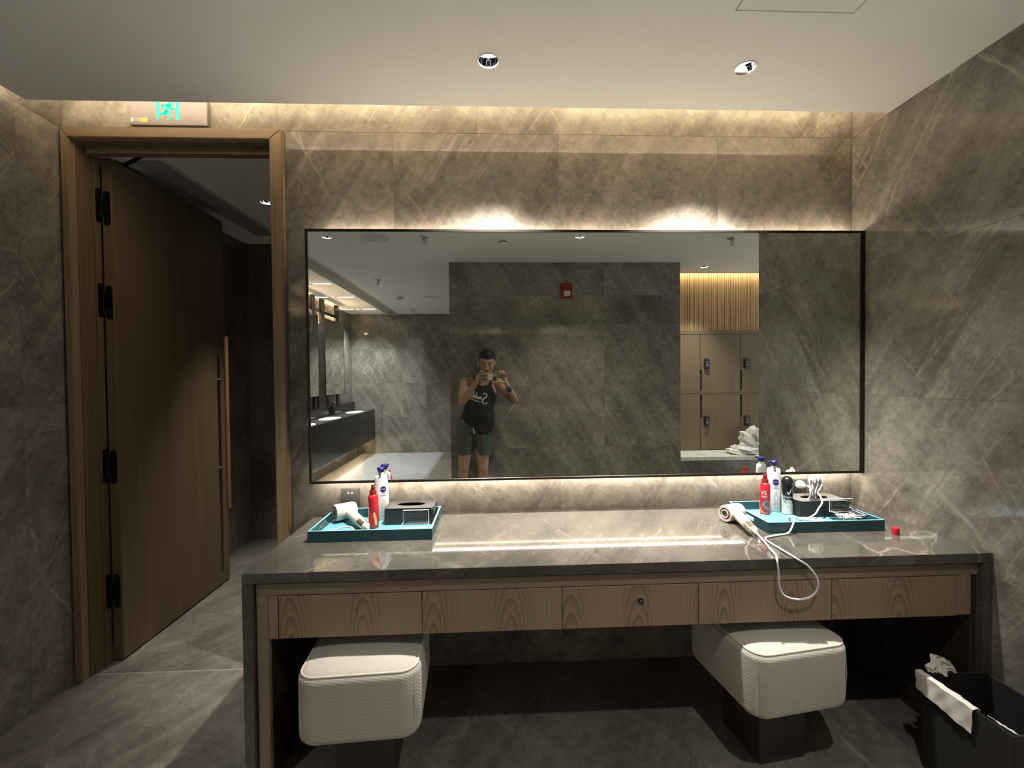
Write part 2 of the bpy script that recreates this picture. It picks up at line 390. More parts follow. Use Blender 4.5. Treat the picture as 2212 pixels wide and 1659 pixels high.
def finish(bm, smooth):
    bmesh.ops.recalc_face_normals(bm, faces=bm.faces)
    if smooth:
        for f in bm.faces: f.smooth = True
def add_mod_smooth(o, ang=40):
    for p in o.data.polygons: p.use_smooth = True
    try:
        o.data.set_sharp_from_angle(angle=math.radians(ang))
    except Exception: pass
def obj(name, bm, mat, parent=None, world=False, smooth=False, loc=None):
    finish(bm, False)
    if world and parent is not None:
        d = WL[parent.name]
        for v in bm.verts: v.co -= d
    me = bpy.data.meshes.new(name); bm.to_mesh(me); bm.free()
    return link(name, me, mat, parent, smooth, loc)
def link(name, me, mat, parent=None, smooth=False, loc=None):
    o = bpy.data.objects.new(name, me)
    if mat and not me.materials: me.materials.append(M[mat] if isinstance(mat, str) else mat)
    COL.objects.link(o)
    if loc: o.location = loc
    w = Vector(loc) if loc else Vector((0, 0, 0))
    if parent is not None:
        o.parent = parent; w = w + WL[parent.name]
    WL[o.name] = w
    if smooth: add_mod_smooth(o)
    return o
def tag(o, label, cat, group=None):
    o['label'] = label; o['category'] = cat
    if group: o['group'] = group
    return o
def thing(name, label, cat, loc=(0, 0, 0), rz=0.0, group=None):
    o = bpy.data.objects.new(name, None); COL.objects.link(o); o.location = loc; o.rotation_euler = (0, 0, rz)
    o.empty_display_size = 0.05
    WL[o.name] = Vector(loc); return tag(o, label, cat, group)
def shell(name, loc=(0, 0, 0)):                                    # a piece of the setting that parents its pieces
    o = bpy.data.objects.new(name, None); COL.objects.link(o); o.location = loc; o['kind'] = 'structure'
    o.empty_display_size = 0.05
    WL[o.name] = Vector(loc); return o
def struct(name, bm, mat, smooth=False):
    o = obj(name, bm, mat, None, smooth=smooth); o['kind'] = 'structure'; return o
def BM(): return bmesh.new()
def bxo(name, mat, parent, x0, x1, y0, y1, z0, z1, bev=0.0, seg=2, world=True, smooth=False):
    b = BM(); box(b, x0, x1, y0, y1, z0, z1, bev, seg)
    if world or parent is None:
        c = Vector(((x0 + x1) / 2, (y0 + y1) / 2, (z0 + z1) / 2))
        for v in b.verts: v.co -= c
        l = c - (WL[parent.name] if parent is not None else Vector((0, 0, 0)))
        return obj(name, b, mat, parent, False, smooth, l)
    return obj(name, b, mat, parent, False, smooth)

TILE_MESH = {}
def tile_mesh(w, h, t, matname):
    k = (round(w, 4), round(h, 4), t, matname)
    if k not in TILE_MESH:
        b = BM(); g = 0.0004
        box(b, -w / 2 + g, w / 2 - g, -h / 2 + g, h / 2 - g, -t, 0.0, 0.0005, 1)
        finish(b, False)
        me = bpy.data.meshes.new('tile'); b.to_mesh(me); b.free(); me.materials.append(M[matname]); TILE_MESH[k] = me
    return TILE_MESH[k]
def tiles(parent, us, vs, origin, U, V, Nrm, matname="tile", hole=None, t=0.002, offs=None, name='tile'):
    """tiles between the joints us (list or per-row lists) and vs; origin + u*U + v*V, outer face on the plane"""
    U, V, Nrm, origin = Vector(U), Vector(V), Vector(Nrm), Vector(origin)
    R = Matrix((U, V, Nrm)).transposed()
    for r in range(len(vs) - 1):
        row = us[r] if isinstance(us[0], (list, tuple)) else us
        for c in range(len(row) - 1):
            rects = [(row[c], row[c + 1], vs[r], vs[r + 1])]
            if hole:
                hx0, hx1, hy0, hy1 = hole; out = []
                for (a, b_, c_, d) in rects:
                    if b_ <= hx0 or a >= hx1 or d <= hy0 or c_ >= hy1: out.append((a, b_, c_, d)); continue
                    if a < hx0: out.append((a, hx0, c_, d))
                    if b_ > hx1: out.append((hx1, b_, c_, d))
                    if d > hy1: out.append((max(a, hx0), min(b_, hx1), hy1, d))
                    if c_ < hy0: out.append((max(a, hx0), min(b_, hx1), c_, hy0))
                rects = out
            for (a, b_, c_, d) in rects:
                if b_ - a < 0.01 or d - c_ < 0.01: continue
                me = tile_mesh(b_ - a, d - c_, t, matname)
                o = bpy.data.objects.new(name, me); COL.objects.link(o)
                p = origin + U * ((a + b_) / 2) + V * ((c_ + d) / 2) + Nrm * random.uniform(-0.0003, 0.0)
                o.parent = parent
                o.matrix_local = Matrix.Translation(p - WL[parent.name]) @ R.to_4x4()
                WL[o.name] = p

# ================================================================== the setting
CZ = 2.56                                                          # ceiling height
XL, XR, YW = -1.962, 1.7795, 0.083
TT = 0.002
# ---- floor
b = BM(); box(b, -2.75, 3.6, -6.35, 2.05, -0.12, -TT)
floor = struct('floor', b, 'joint')
fx = [-2.6, -1.75, -0.93, -0.11, 0.71, 1.53, 2.35, 3.17, 3.5]
tiles(floor, [-0.93, -0.11, 0.71, 1.53, 2.35, 3.17, 3.5], [-3.05, -2.28, -1.48, -0.68, 0.112], (0, 0, 0), (1, 0, 0), (0, 1, 0), (0, 0, 1), 'floor')
tiles(floor, [-2.6, -1.75, -0.93], [-2.28, -1.48, -0.68, 0.112], (0, 0, 0), (1, 0, 0), (0, 1, 0), (0, 0, 1), 'floor')
tiles(floor, [-2.6, -1.75, -0.97], [-6.2, -5.4, -4.6, -3.8, -3.04, -2.28], (0, 0, 0), (1, 0, 0), (0, 1, 0), (0, 0, 1), 'floor_cool')
tiles(floor, [-0.93, -0.44], [-6.2, -5.4, -4.6, -3.8, -3.05], (0, 0, 0), (1, 0, 0), (0, 1, 0), (0, 0, 1), 'floor')
tiles(floor, [-2.2, -1.2, -0.2], [0.124, 1.0, 1.9], (0, 0, 0), (1, 0, 0), (0, 1, 0), (0, 0, 1), 'floor')
# ---- back wall with the doorway
b = BM()
y0, y1 = YW + TT, 0.205
box(b, -0.985, 1.93, y0, y1, 0, 2.85); box(b, -2.1, -0.985, y0, y1, 2.53, 2.85)
wall_back = struct('wall_back', b, 'joint')
zb = [0.0, 0.661, 1.293, 1.925, 2.5545, 2.85]
rowA = [XL, -1.246, -0.462, 0.322, 1.102, XR]; rowB = [XL, -0.992, -0.066, 0.86, XR]
tiles(wall_back, [rowA, rowA, rowA, rowA, rowB], zb, (0, YW, 0), (1, 0, 0), (0, 0, 1), (0, -1, 0), 'tile', hole=(XL, -0.968, 0.0, 2.5545))
# ---- right wall (a fin that ends short of the locker passage)
b = BM(); box(b, XR + TT, 1.93, -0.845, YW + 0.01, 0, 2.85)
wall_right = struct('wall_right', b, 'joint')
tiles(wall_right, [0, 0.931], [0.0, 0.661, 1.293, 1.925, 2.5545, 2.85], (XR, YW, 0), (0, -1, 0), (0, 0, 1), (-1, 0, 0))
# ---- left wall
b = BM(); box(b, -2.1, XL - TT, -1.2, YW + 0.01, 0, 2.85)
wall_left = struct('wall_left', b, 'joint')
tiles(wall_left, [-1.2, -0.12, YW], [0.0, 0.661, 1.293, 1.925, 2.5545, 2.85], (XL, 0, 0), (0, 1, 0), (0, 0, 1), (1, 0, 0))
# ---- the free-standing wall block behind the photographer
b = BM(); box(b, -0.44, 1.945, -6.2, -2.479 - TT, 0, 2.6)
wall_center = struct('wall_center', b, 'joint')
uc = [-1.945, -1.146, -0.363, 0.44]; ud = [-1.945, -1.604, -1.146, -0.363, 0.44]
tiles(wall_center, [uc, uc, ud, uc, uc], [0.0, 0.661, 1.293, 1.925, 2.22, CZ], (0, -2.479, 0), (-1, 0, 0), (0, 0, 1), (0, 1, 0))
# ---- far wall and basin wall
b = BM(); box(b, -2.75, -0.44, -6.35, -6.2 - TT, 0, 2.6)
wall_far = struct('wall_far', b, 'joint')
tiles(wall_far, [0.44, 1.24, 2.04, 2.6], [0.0, 0.661, 1.293, 1.925, CZ], (0, -6.2, 0), (-1, 0, 0), (0, 0, 1), (0, 1, 0))
b = BM(); box(b, -2.75, -2.6 - TT, -6.2, -1.2, 0, 2.6)
wall_basin = struct('wall_basin', b, 'joint')
tiles(wall_basin, [-6.2, -5.4, -4.6, -3.8, -3.0, -2.1, -1.2], [0.0, 0.661, 1.293, 1.925, CZ], (-2.6, 0, 0), (0, 1, 0), (0, 0, 1), (1, 0, 0))
# ---- passage to the lockers
b = BM(); box(b, 1.93, 3.62, -0.42, -0.30, 0, 2.6); struct('wall_entry', b, 'tile')
b = BM(); box(b, 1.945, 3.62, -3.72, -3.6, 0, 2.85); struct('wall_locker', b, 'locker_wood')
# ---- corridor behind the door
b = BM(); box(b, -2.25, 0.0, 1.88, 2.0, 0, 2.6); struct('wall_corridor', b, 'tile')
b = BM(); box(b, -2.25, -2.12, 0.205, 1.88, 0, 2.6); struct('wall_corridor_side', b, 'tile')
b = BM(); box(b, -0.2, -0.08, 0.205, 1.88, 0, 2.6); struct('wall_corridor_end', b, 'tile')

# ---- ceiling with round openings for the recessed lamps
def holed_rect(bm, x0, x1, y0, y1, z, holes, q=0.06, seg=24):
    def quad(a, b_, c, d): bm.faces.new([bm.verts.new(p) for p in ((a, c, z), (a, d, z), (b_, d, z), (b_, c, z))])
    x = x0
    for h in sorted(holes):
        quad(x, h[0] - q, y0, y1); quad(h[0] - q, h[0] + q, y0, h[1] - q); quad(h[0] - q, h[0] + q, h[1] + q, y1); x = h[0] + q
        inn = []; out = []
        for k in range(seg):
            t = 2 * PI * k / seg; ct, st = math.cos(t), math.sin(t); m = max(abs(ct), abs(st))
            inn.append(bm.verts.new((h[0] + h[2] * ct, h[1] + h[2] * st, z))); out.append(bm.verts.new((h[0] + q * ct / m, h[1] + q * st / m, z)))
        for k in range(seg):
            n = (k + 1) % seg; bm.faces.new((inn[k], inn[n], out[n], out[k]))
    quad(x, x1, y0, y1)
HR = 0.038
hl = [(x, y, HR) for x, y, *_ in DOWNLIGHTS]
b = BM()
holed_rect(b, -1.9175, 1.945, -1.2, -0.12, CZ, hl[0:2])
holed_rect(b, -2.6, 1.945, -6.2, -1.2, CZ, hl[2:4])
holed_rect(b, 1.945, 3.5, -2.96, -0.42, CZ, hl[4:5])
holed_rect(b, -2.2, -0.2, 0.2, 1.9, CZ, hl[5:6])
box(b, -1.9176, 1.945, -0.345, -0.1201, CZ + 0.001, CZ + 0.014)
ceiling = struct('ceiling', b, 'ceiling')
def gap_panel(x0, x1, y0, y1):
    bb = BM(); g = 0.004
    for q in ((x0, x1, y0, y0 + g), (x0, x1, y1 - g, y1), (x0, x0 + g, y0, y1), (x1 - g, x1, y0, y1)): box(bb, q[0], q[1], q[2], q[3], CZ - 0.0008, CZ + 0.004)
    obj('panel_gap', bb, 'panel_gap', ceiling, world=True)
    bb = BM(); box(bb, x0 + g, x1 - g, y0 + g, y1 - g, CZ - 0.0012, CZ + 0.004, 0.0006, 1)
    obj('access_panel', bb, 'ceiling', ceiling, world=True)
gap_panel(0.784, 1.176, -1.035, -0.645)
gap_panel(-1.575, -1.184, -3.07, -2.68)
# cove above the ceiling edge
b = BM(); box(b, -2.0, 1.93, -1.2, 0.2, 2.85, 2.9); box(b, -1.80, 1.93, -0.36, -0.346, CZ + 0.001, 2.85); box(b, -1.80, -1.79, -1.2, -0.36, CZ + 0.001, 2.85); box(b, -1.9176, -1.80, -1.2, -0.346, CZ + 0.001, CZ + 0.014); box(b, -2.1, -1.80, -1.2, -1.19, CZ + 0.014, 2.85)
struct('trim_1', b, 'void')
b = BM(); box(b, 1.945, 3.5, -2.975, -2.96, CZ, 2.85); box(b, 1.945, 3.5, -3.6, -2.96, 2.85, 2.9)
struct('trim_2', b, 'void')
b = BM(); box(b, -2.75, 3.6, -6.35, 0.2, 2.92, 3.0); struct('ceiling_slab', b, 'void')

# ---- door 1: casing, jambs, leaf, hinges, closer, pull handle
door = shell('door_1', (-1.46, 0.14, 0))
OX0, OX1, OZ = -1.918, -1.023, 2.505
def casing(name, poly, mat):                                      # a mitred piece in the xz plane
    bb = BM(); a = [bb.verts.new((x, 0.058, z)) for x, z in poly]; c = [bb.verts.new((x, 0.100, z)) for x, z in poly]
    bb.faces.new(a); bb.faces.new(c[::-1])
    for i in range(4): bb.faces.new((a[i], c[i], c[(i + 1) % 4], a[(i + 1) % 4]))
    bmesh.ops.bevel(bb, geom=bb.edges[:], offset=0.003, segments=2, affect='EDGES')
    return obj(name, bb, mat, door, world=True)
casing('casing_left', [(XL + 0.012, 0.0), (OX0, 0.0), (OX0, OZ), (XL + 0.012, OZ + 0.045)], 'casing_wood')
casing('casing_right', [(OX1, 0.0), (-0.966, 0.0), (-0.966, 2.553), (OX1, OZ)], 'casing_wood')
casing('casing_head', [(XL + 0.012, 2.553), (OX0, OZ), (OX1, OZ), (-0.966, 2.553)], 'casing_wood_h')
bxo('jamb', 'door_wood', door, -2.0, OX0 + 0.003, 0.1005, 0.178, 0, OZ - 0.008, 0.002)
bxo('jamb', 'door_wood', door, -2.0, OX0 + 0.010, 0.1785, 0.2115, 0, OZ - 0.008, 0.002)
bxo('jamb', 'door_wood', door, OX1 - 0.004, -0.986, 0.102, 0.205, 0, OZ)
bxo('head_jamb', 'door_wood', door, -1.918, OX1, 0.102, 0.205, OZ - 0.006, 2.53)
bxo('door_stop', 'door_wood', door, -1.90, OX1 - 0.004, 0.125, 0.165, OZ - 0.040, OZ - 0.006, 0.002)
LX0, LX1, LY0, LY1 = -1.903, -1.857, 0.214, 1.105
leaf = bxo('door_leaf', 'door_wood', door, LX0, LX1, LY0, LY1, 0.008, 2.485, 0.002)
def stadium(w, h, n=8): return [(w * math.cos(PI * k / n), h - w + w * math.sin(PI * k / n)) for k in range(n + 1)] + [(-w * math.cos(PI * k / n), -(h - w) - w * math.sin(PI * k / n)) for k in range(n + 1)]
for z in (0.355, 0.975, 1.785, 2.245):
    bb = BM()
    prism(bb, stadium(0.0135, 0.084), 0.003, Matrix(((0, 0, 1, -1.9078), (1, 0, 0, 0.1955), (0, 1, 0, z + 0.004), (0, 0, 0, 1))))
    prism(bb, stadium(0.0150, 0.084), 0.003, Matrix(((1, 0, 0, -1.8805), (0, 0, 1, 0.2108), (0, 1, 0, z - 0.004), (0, 0, 0, 1))))
    tube(bb, [(-1.9035, 0.2085, z - 0.045), (-1.9035, 0.2085, z + 0.045)], 0.0062, 10); box(bb, -1.907, -1.880, 0.204, 0.2112, z - 0.035, z + 0.035)
    obj('hinge', bb, 'black_metal', door, world=True)
bb = BM(); tube(bb, [(-1.800, 1.015, 0.525), (-1.800, 1.015, 1.685)], 0.0135, 16)
hd = obj('pull_handle', bb, 'handle_wood', leaf, world=True, smooth=True)
for z in (0.80, 1.395):
    bb = BM(); tube(bb, [(-1.858, 1.015, z), (-1.803, 1.015, z)], 0.010, 12); obj('handle_post', bb, 'steel', leaf, world=True, smooth=True)
bb = BM(); box(bb, -1.896, -1.864, 0.26, 0.42, 2.4855, 2.497, 0.002)
obj('closer_body', bb, 'black_metal', leaf, world=True)
bb = BM(); box(bb, -0.011, 0.011, 0, 0.20, -0.004, 0.004, 0.002, 1); xform(bb, 0, Matrix.Translation((-1.872, 0.315, 2.4985)) @ Matrix.Rotation(math.radians(-121), 4, 'Z'))
obj('closer_arm', bb, 'bronze', door, world=True)
b = BM(); box(b, -1.03, -0.98, 0.0605, 0.0685, 0, 0.0)
b.free()

# ---- air grilles, each slat a piece
def air_grille(label, x0, x1, y0, y1, n, group=None):
    t = thing('air_grille', label, 'air grille', ((x0 + x1) / 2, (y0 + y1) / 2, CZ - 0.001), 0, group)
    bb = BM(); box(bb, x0, x1, y0, y1, CZ - 0.002, CZ - 0.001); obj('back_plate', bb, 'grille_dark', t, world=True)
    bb = BM(); fw = 0.008
    for q in ((x0 - fw, x0, y0, y1), (x1, x1 + fw, y0, y1), (x0 - fw, x1 + fw, y0 - fw, y0), (x0 - fw, x1 + fw, y1, y1 + fw)): box(bb, q[0], q[1], q[2], q[3], CZ - 0.010, CZ - 0.001)
    obj('frame', bb, 'ceiling', t, world=True)
    p = (x1 - x0) / n; me = None
    for i in range(n):
        xc = x0 + p * (i + 0.5)
        if me is None:
            bb = BM(); box(bb, -p * 0.24, p * 0.24, -(y1 - y0) / 2, (y1 - y0) / 2, -0.009, -0.0015); finish(bb, False)
            me = bpy.data.meshes.new('slat'); bb.to_mesh(me); bb.free()
        link('slat', me, 'grille', t, loc=(xc - (x0 + x1) / 2, 0, 0.0))
    return t
air_grille('long grey linear air grille in the ceiling beside the basins', -1.93, -1.74, -6.19, -2.1, 9)
air_grille('linear slot air grille in the dark ceiling beyond the doorway', -1.90, -1.735, 0.37, 1.62, 12)

# ================================================================== ceiling fittings
LABELS_DL = ['recessed downlight in the ceiling above the middle of the counter', 'recessed downlight in the ceiling above the right tray',
             'recessed downlight seen in the mirror at its upper left corner', 'recessed downlight seen in the mirror above the red alarm',
             'recessed downlight in front of the slatted wood wall', 'recessed downlight in the dark corridor ceiling behind the doorway']
for (x, y, *_), lab in zip(DOWNLIGHTS, LABELS_DL):
    t = thing('downlight', lab, 'downlight', (x, y, CZ), 0, 'recessed ceiling downlights')
    bb = BM(); lathe(bb, [(0.0365, 0.004), (0.037, -0.002), (0.042, -0.002), (0.0425, 0.0), (0.0385, 0.001)], 32); obj('trim_ring', bb, 'off_white', t, smooth=True)
    bb = BM(); lathe(bb, [(0.0372, 0.0), (0.0355, 0.010), (0.0315, 0.022), (0.0245, 0.034), (0.0245, 0.038), (0.039, 0.038), (0.039, 0.0)], 32); obj('reflector', bb, 'cup_chrome', t, smooth=True)
    bb = BM(); prism(bb, disc_poly(0.0240, 24), 0.002, Matrix.Translation((0, 0, 0.030))); obj('lens', bb, 'lens', t)
for x, y, x2, lab in ((-2.28, -3.5, -2.0, 'slot light nearest the big mirror, thin white strip in the basin ceiling'), (-2.28, -4.42, -2.0, 'middle one of the three slot lights over the basins'), (-2.28, -5.57, -1.99, 'slot light closest to the far stone wall over the basins')):
    t = thing('slot_light', lab, 'slot light', (x, y, CZ), 0, 'slot lights over the basins')
    bb = BM(); w = 0.30
    for q in ((-w, w, -0.035, -0.027), (-w, w, 0.027, 0.035), (-w, -w + 0.008, -0.027, 0.027), (w - 0.008, w, -0.027, 0.027)): box(bb, q[0], q[1], q[2], q[3], -0.004, 0.0)
    obj('frame', bb, 'ceiling', t)
    bb = BM(); box(bb, -w + 0.008, w - 0.008, -0.027, 0.027, -0.002, 0.0); obj('diffuser', bb, 'slot_glow', t)
    for sx in (-0.045, 0.045):
        bb = BM(); lathe(bb, [(0.022, 0.0), (0.024, -0.006), (0.030, -0.006), (0.030, 0.0)], 16, Matrix.Translation((sx, 0, -0.002))); obj('lamp_ring', bb, 'chrome', t, smooth=True)
def sprinkler(x, y, lab):
    t = thing('sprinkler', lab, 'sprinkler', (x, y, CZ), 0, 'ceiling sprinklers')
    bb = BM(); lathe(bb, [(0.0, 0.0), (0.040, 0.0), (0.036, -0.008), (0.018, -0.012), (0.0, -0.012)], 20); obj('rosette', bb, 'steel', t, smooth=True)
    bb = BM(); tube(bb, [(0, 0, -0.01), (0, 0, -0.028)], 0.010, 10); tube(bb, [(0.010, 0, -0.026), (0.014, 0, -0.045), (0.004, 0, -0.058)], 0.003, 6); tube(bb, [(-0.010, 0, -0.026), (-0.014, 0, -0.045), (-0.004, 0, -0.058)], 0.003, 6); tube(bb, [(0, 0, -0.028), (0, 0, -0.058)], 0.003, 6)
    obj('body', bb, 'steel', t, smooth=True)
    bb = BM(); lathe(bb, [(0.0, -0.057), (0.017, -0.058), (0.018, -0.061), (0.0, -0.061)], 14); obj('deflector', bb, 'steel', t)
sprinkler(-0.561, -1.661, 'sprinkler head hanging right of the large round speaker in the mirror')
sprinkler(2.053, -1.675, 'sprinkler head hanging in the passage ceiling before the slatted wall')
sprinkler(-1.36, -3.291, 'sprinkler head hanging below the square access panel of the ceiling')
sprinkler(-1.373, -5.622, 'sprinkler head hanging just before the far stone wall')
for x, y, lab in ((-0.969, -1.689, 'large round ceiling speaker left of a sprinkler near the mirror top'), (-0.879, -4.434, 'round ceiling speaker further back beside the conical smoke detector')):
    t = thing('ceiling_speaker', lab, 'speaker', (x, y, CZ), 0, 'ceiling speakers')
    bb = BM(); lathe(bb, [(0.118, 0.0), (0.118, -0.004), (0.132, -0.003), (0.134, 0.0)], 36); obj('bezel', bb, 'ceiling', t, smooth=True)
    bb = BM(); lathe(bb, [(0.0, -0.006), (0.08, -0.006), (0.117, -0.004), (0.117, 0.0), (0.0, 0.0)], 36); obj('speaker_grille', bb, 'speaker', t, smooth=True)
for x, y, lab in ((0.095, -1.705, 'round white smoke detector at the middle of the mirror top'), (-1.336, -4.427, 'conical smoke detector in front of the far stone wall')):
    t = thing('smoke_detector', lab, 'smoke detector', (x, y, CZ), 0, 'smoke detectors')
    bb = BM(); lathe(bb, [(0.0, 0.0), (0.052, 0.0), (0.052, -0.012), (0.046, -0.028), (0.0, -0.028)], 28); obj('base', bb, 'off_white', t, smooth=True)
    bb = BM(); lathe(bb, [(0.034, -0.026), (0.034, -0.036), (0.028, -0.046), (0.0, -0.048)], 24); obj('sensor_cap', bb, 'off_white', t, smooth=True)
    bb = BM(); lathe(bb, [(0.0, -0.028), (0.038, -0.028), (0.038, -0.034), (0.0, -0.034)], 24); obj('vent_band', bb, 'grille_dark', t)

# cove light strips lying on the ceiling edge
t = thing('light_strip', 'warm glowing strip hidden in the ceiling cove close to the wall', 'light strip', (0.35, -0.16, CZ + 0.02), 0)
bxo('strip', 'led_cove_low', t, -1.0, 1.60, -0.172, -0.152, CZ + 0.024, CZ + 0.036)
bxo('channel', 'steel', t, -1.0, 1.60, -0.172, -0.152, CZ + 0.0145, CZ + 0.0238)
t = thing('light_strip', 'warm glowing strip at the back of the ceiling cove', 'light strip', (0, -0.31, CZ + 0.02), 0)
bxo('strip', 'led_cove', t, -1.905, 1.765, -0.335, -0.205, CZ + 0.016, CZ + 0.019)
bxo('channel', 'steel', t, -1.905, 1.765, -0.340, -0.200, CZ + 0.0145, CZ + 0.0158)

t = thing('light_strip', 'warm glowing strip in the cove along the left wall', 'light strip', (-1.87, -0.75, CZ + 0.02), 0)
bxo('strip', 'led_side', t, -1.9170, -1.9100, -1.15, -0.125, CZ + 0.018, CZ + 0.024)
bxo('channel', 'steel', t, -1.9095, -1.900, -1.15, -0.125, CZ + 0.0145, CZ + 0.026)

# ================================================================== exit sign
t = thing('exit_sign', 'grey metal exit sign with a glowing green running figure above the door', 'exit sign', (-1.475, YW, 2.565), 0)
bb = BM(); box(bb, -0.172, 0.172, -0.018, -0.0005, 0.0, 0.150, 0.004, 2); obj('plate', bb, 'sign_plate', t)
G = 0.0195                                                          # figure drawn on the plate, x right, z up
def flat(name, polys, mat, y=-0.0183, th=0.0012, parent=t):
    bb = BM()
    for p in polys: prism(bb, p, th, Matrix(((1, 0, 0, 0), (0, 0, -1, y), (0, 1, 0, 0), (0, 0, 0, 1))))
    return obj(name, bb, mat, parent)
def seg2(a, b, w0, w1, n=6):
    a = Vector(a); b = Vector(b); d = (b - a).normalized(); ang = math.atan2(d.y, d.x); out = []
    for i in range(n + 1): q = ang + PI / 2 + PI * i / n; out.append((a.x + w0 * math.cos(q), a.y + w0 * math.sin(q)))
    for i in range(n + 1): q = ang - PI / 2 + PI * i / n; out.append((b.x + w1 * math.cos(q), b.y + w1 * math.sin(q)))
    return out
k = 0.344 / 978.0                                                    # traced scale of the plate
def px(x, y): return ((x - 705) * k, (437 - y) * k + 0.002)
flat('door_symbol', [[px(552, 112), px(592, 112), px(592, 345), px(580, 372), px(556, 372)], [px(806, 112), px(846, 112), px(850, 374), px(793, 374), px(806, 350)], [px(592, 112), px(806, 112), px(806, 126), px(592, 126)]], 'green_glow')
flat('running_figure', [disc_poly(26 * k, 18, *px(742, 155)),
     seg2(px(708, 195), px(672, 280), 36 * k, 24 * k), seg2(px(700, 185), px(640, 190), 16 * k, 15 * k), seg2(px(640, 190), px(623, 228), 15 * k, 12 * k),
     seg2(px(722, 195), px(755, 232), 18 * k, 15 * k), seg2(px(755, 232), px(800, 230), 15 * k, 13 * k),
     seg2(px(690, 265), px(740, 318), 22 * k, 16 * k), seg2(px(668, 280), px(655, 296), 22 * k, 20 * k), seg2(px(655, 296), px(600, 294), 20 * k, 17 * k),
     seg2(px(695, 365), px(722, 358), 9 * k, 11 * k)], 'green_glow', -0.0184)
flat('yellow_label', [[px(352, 350), px(440, 350), px(440, 405), px(352, 405)]], 'yellow', -0.0181, 0.0006)
flat('grey_label', [[px(262, 352), px(350, 352), px(350, 400), px(262, 400)]], 'pink_grey', -0.0181, 0.0006)
flat('white_label', [[px(230, 350), px(258, 350), px(258, 402), px(230, 402)]], 'white', -0.0181, 0.0006)

# ================================================================== the wall mirror
MX0, MX1, MZ0, MZ1 = -0.846, 1.7755, 0.9155, 2.0749
t = thing('wall_mirror', 'wide wall mirror in a thin dark metal frame glowing at top and bottom', 'mirror', (0.465, 0.03, MZ0), 0)
fw = 0.012
bxo('mirror_glass', 'mirror', t, MX0 + fw, MX1 - fw - 0.006, 0.003, 0.008, MZ0 + fw, MZ1 - fw)
for q in ((MX0, MX1, MZ0, MZ0 + fw), (MX0, MX1, MZ1 - fw, MZ1)): bxo('frame_rail', 'bronze', t, q[0], q[1], 0.0, 0.030, q[2], q[3], 0.001, 1)
bxo('frame_stile', 'bronze', t, MX0, MX0 + fw, 0.0, 0.030, MZ0 + fw, MZ1 - fw, 0.001, 1)
bxo('frame_stile', 'bronze', t, MX1 - fw - 0.007, MX1, 0.0, 0.030, MZ0 + fw, MZ1 - fw, 0.001, 1)
bxo('back_box', 'void', t, MX0 + 0.03, MX1 - 0.005, 0.009, YW - 0.001, MZ0 + 0.06, MZ1 - 0.06)
bxo('light_strip', 'led_top', t, MX0 + 0.05, MX1 - 0.02, 0.048, 0.056, MZ1 - 0.009, MZ1 - 0.002)
bxo('light_strip', 'led_bottom', t, MX0 + 0.05, MX1 - 0.02, 0.036, 0.044, MZ0 + 0.002, MZ0 + 0.009)

# ================================================================== counter and drawers
CX0, CX1, CYF, CT = -0.847, XR - 0.001, -0.5494, 0.75
t = thing('marble_counter', 'grey brown polished marble counter with a slab leg at its open end', 'counter', (0.466, -0.24, 0), 0)
bb = BM(); box(bb, CX0, 1.10, CYF, YW - 0.0005, 0.714, CT, 0.0015, 1); obj('counter_slab', bb, 'counter', t, world=True)
bb = BM(); box(bb, 1.1006, CX1, CYF, YW - 0.0005, 0.714, CT, 0.0015, 1); obj('counter_slab', bb, 'counter', t, world=True)
bb = BM(); box(bb, CX0, -0.814, CYF, YW - 0.0005, 0.0, 0.7138, 0.0012, 1); obj('slab_leg', bb, 'counter', t, world=True)
bb = BM(); box(bb, 1.7455, CX1, CYF, YW - 0.0005, 0.0, 0.7138, 0.0012, 1); obj('slab_leg', bb, 'counter', t, world=True)
t = thing('drawer_unit', 'long ash wood drawer row hung under the marble counter', 'drawer unit', (0.466, -0.24, 0.51), 0)
DY = -0.530
bxo('carcass', 'dark_wood', t, -0.775, 1.719, DY + 0.022, 0.06, 0.522, 0.700)
bxo('rail', 'rail_wood', t, -0.811, 1.745, DY, DY + 0.02, 0.6645, 0.704, 0.001, 1)
bxo('stile', 'rail_wood', t, -0.811, -0.772, DY, DY + 0.02, 0.0, 0.6635, 0.001, 1)
bxo('side_panel', 'dark_wood', t, -0.811, -0.776, DY + 0.0205, 0.06, 0.0, 0.6635)
bxo('stile', 'dark_wood', t, 1.722, 1.7445, DY + 0.006, DY + 0.30, 0.0, 0.6635, 0.001, 1)
bxo('filler', 'drawer_wood', t, -0.7705, -0.7405, DY, DY + 0.02, 0.515, 0.6625, 0.001, 1)
bxo('filler', 'drawer_wood', t, 1.6690, 1.7195, DY, DY + 0.02, 0.519, 0.6635, 0.001, 1)
dx = [-0.738, -0.2545, 0.2300, 0.7140, 1.1990, 1.6670]
for i in range(5):
    d = bxo('drawer', 'drawer_wood', t, dx[i] + 0.0012, dx[i + 1] - 0.0012, DY, DY + 0.02, 0.516, 0.6615, 0.001, 1)
    if i == 2:
        c = Vector((0.508, DY, 0.607)); m4 = Matrix.Translation(c - WL[d.name]) @ Matrix.Rotation(PI / 2, 4, 'X')
        bb = BM(); lathe(bb, [(0.0, 0.0), (0.0105, 0.0), (0.0105, 0.0025), (0.0085, 0.003), (0.0055, 0.0015), (0.0, 0.0015)], 20, m4); obj('drawer_lock', bb, 'bronze', d, smooth=True)
        bb = BM(); lathe(bb, [(0.0, 0.0015), (0.0045, 0.0015), (0.0045, 0.003), (0.0, 0.003)], 14, m4); obj('lock_barrel', bb, 'steel', d)

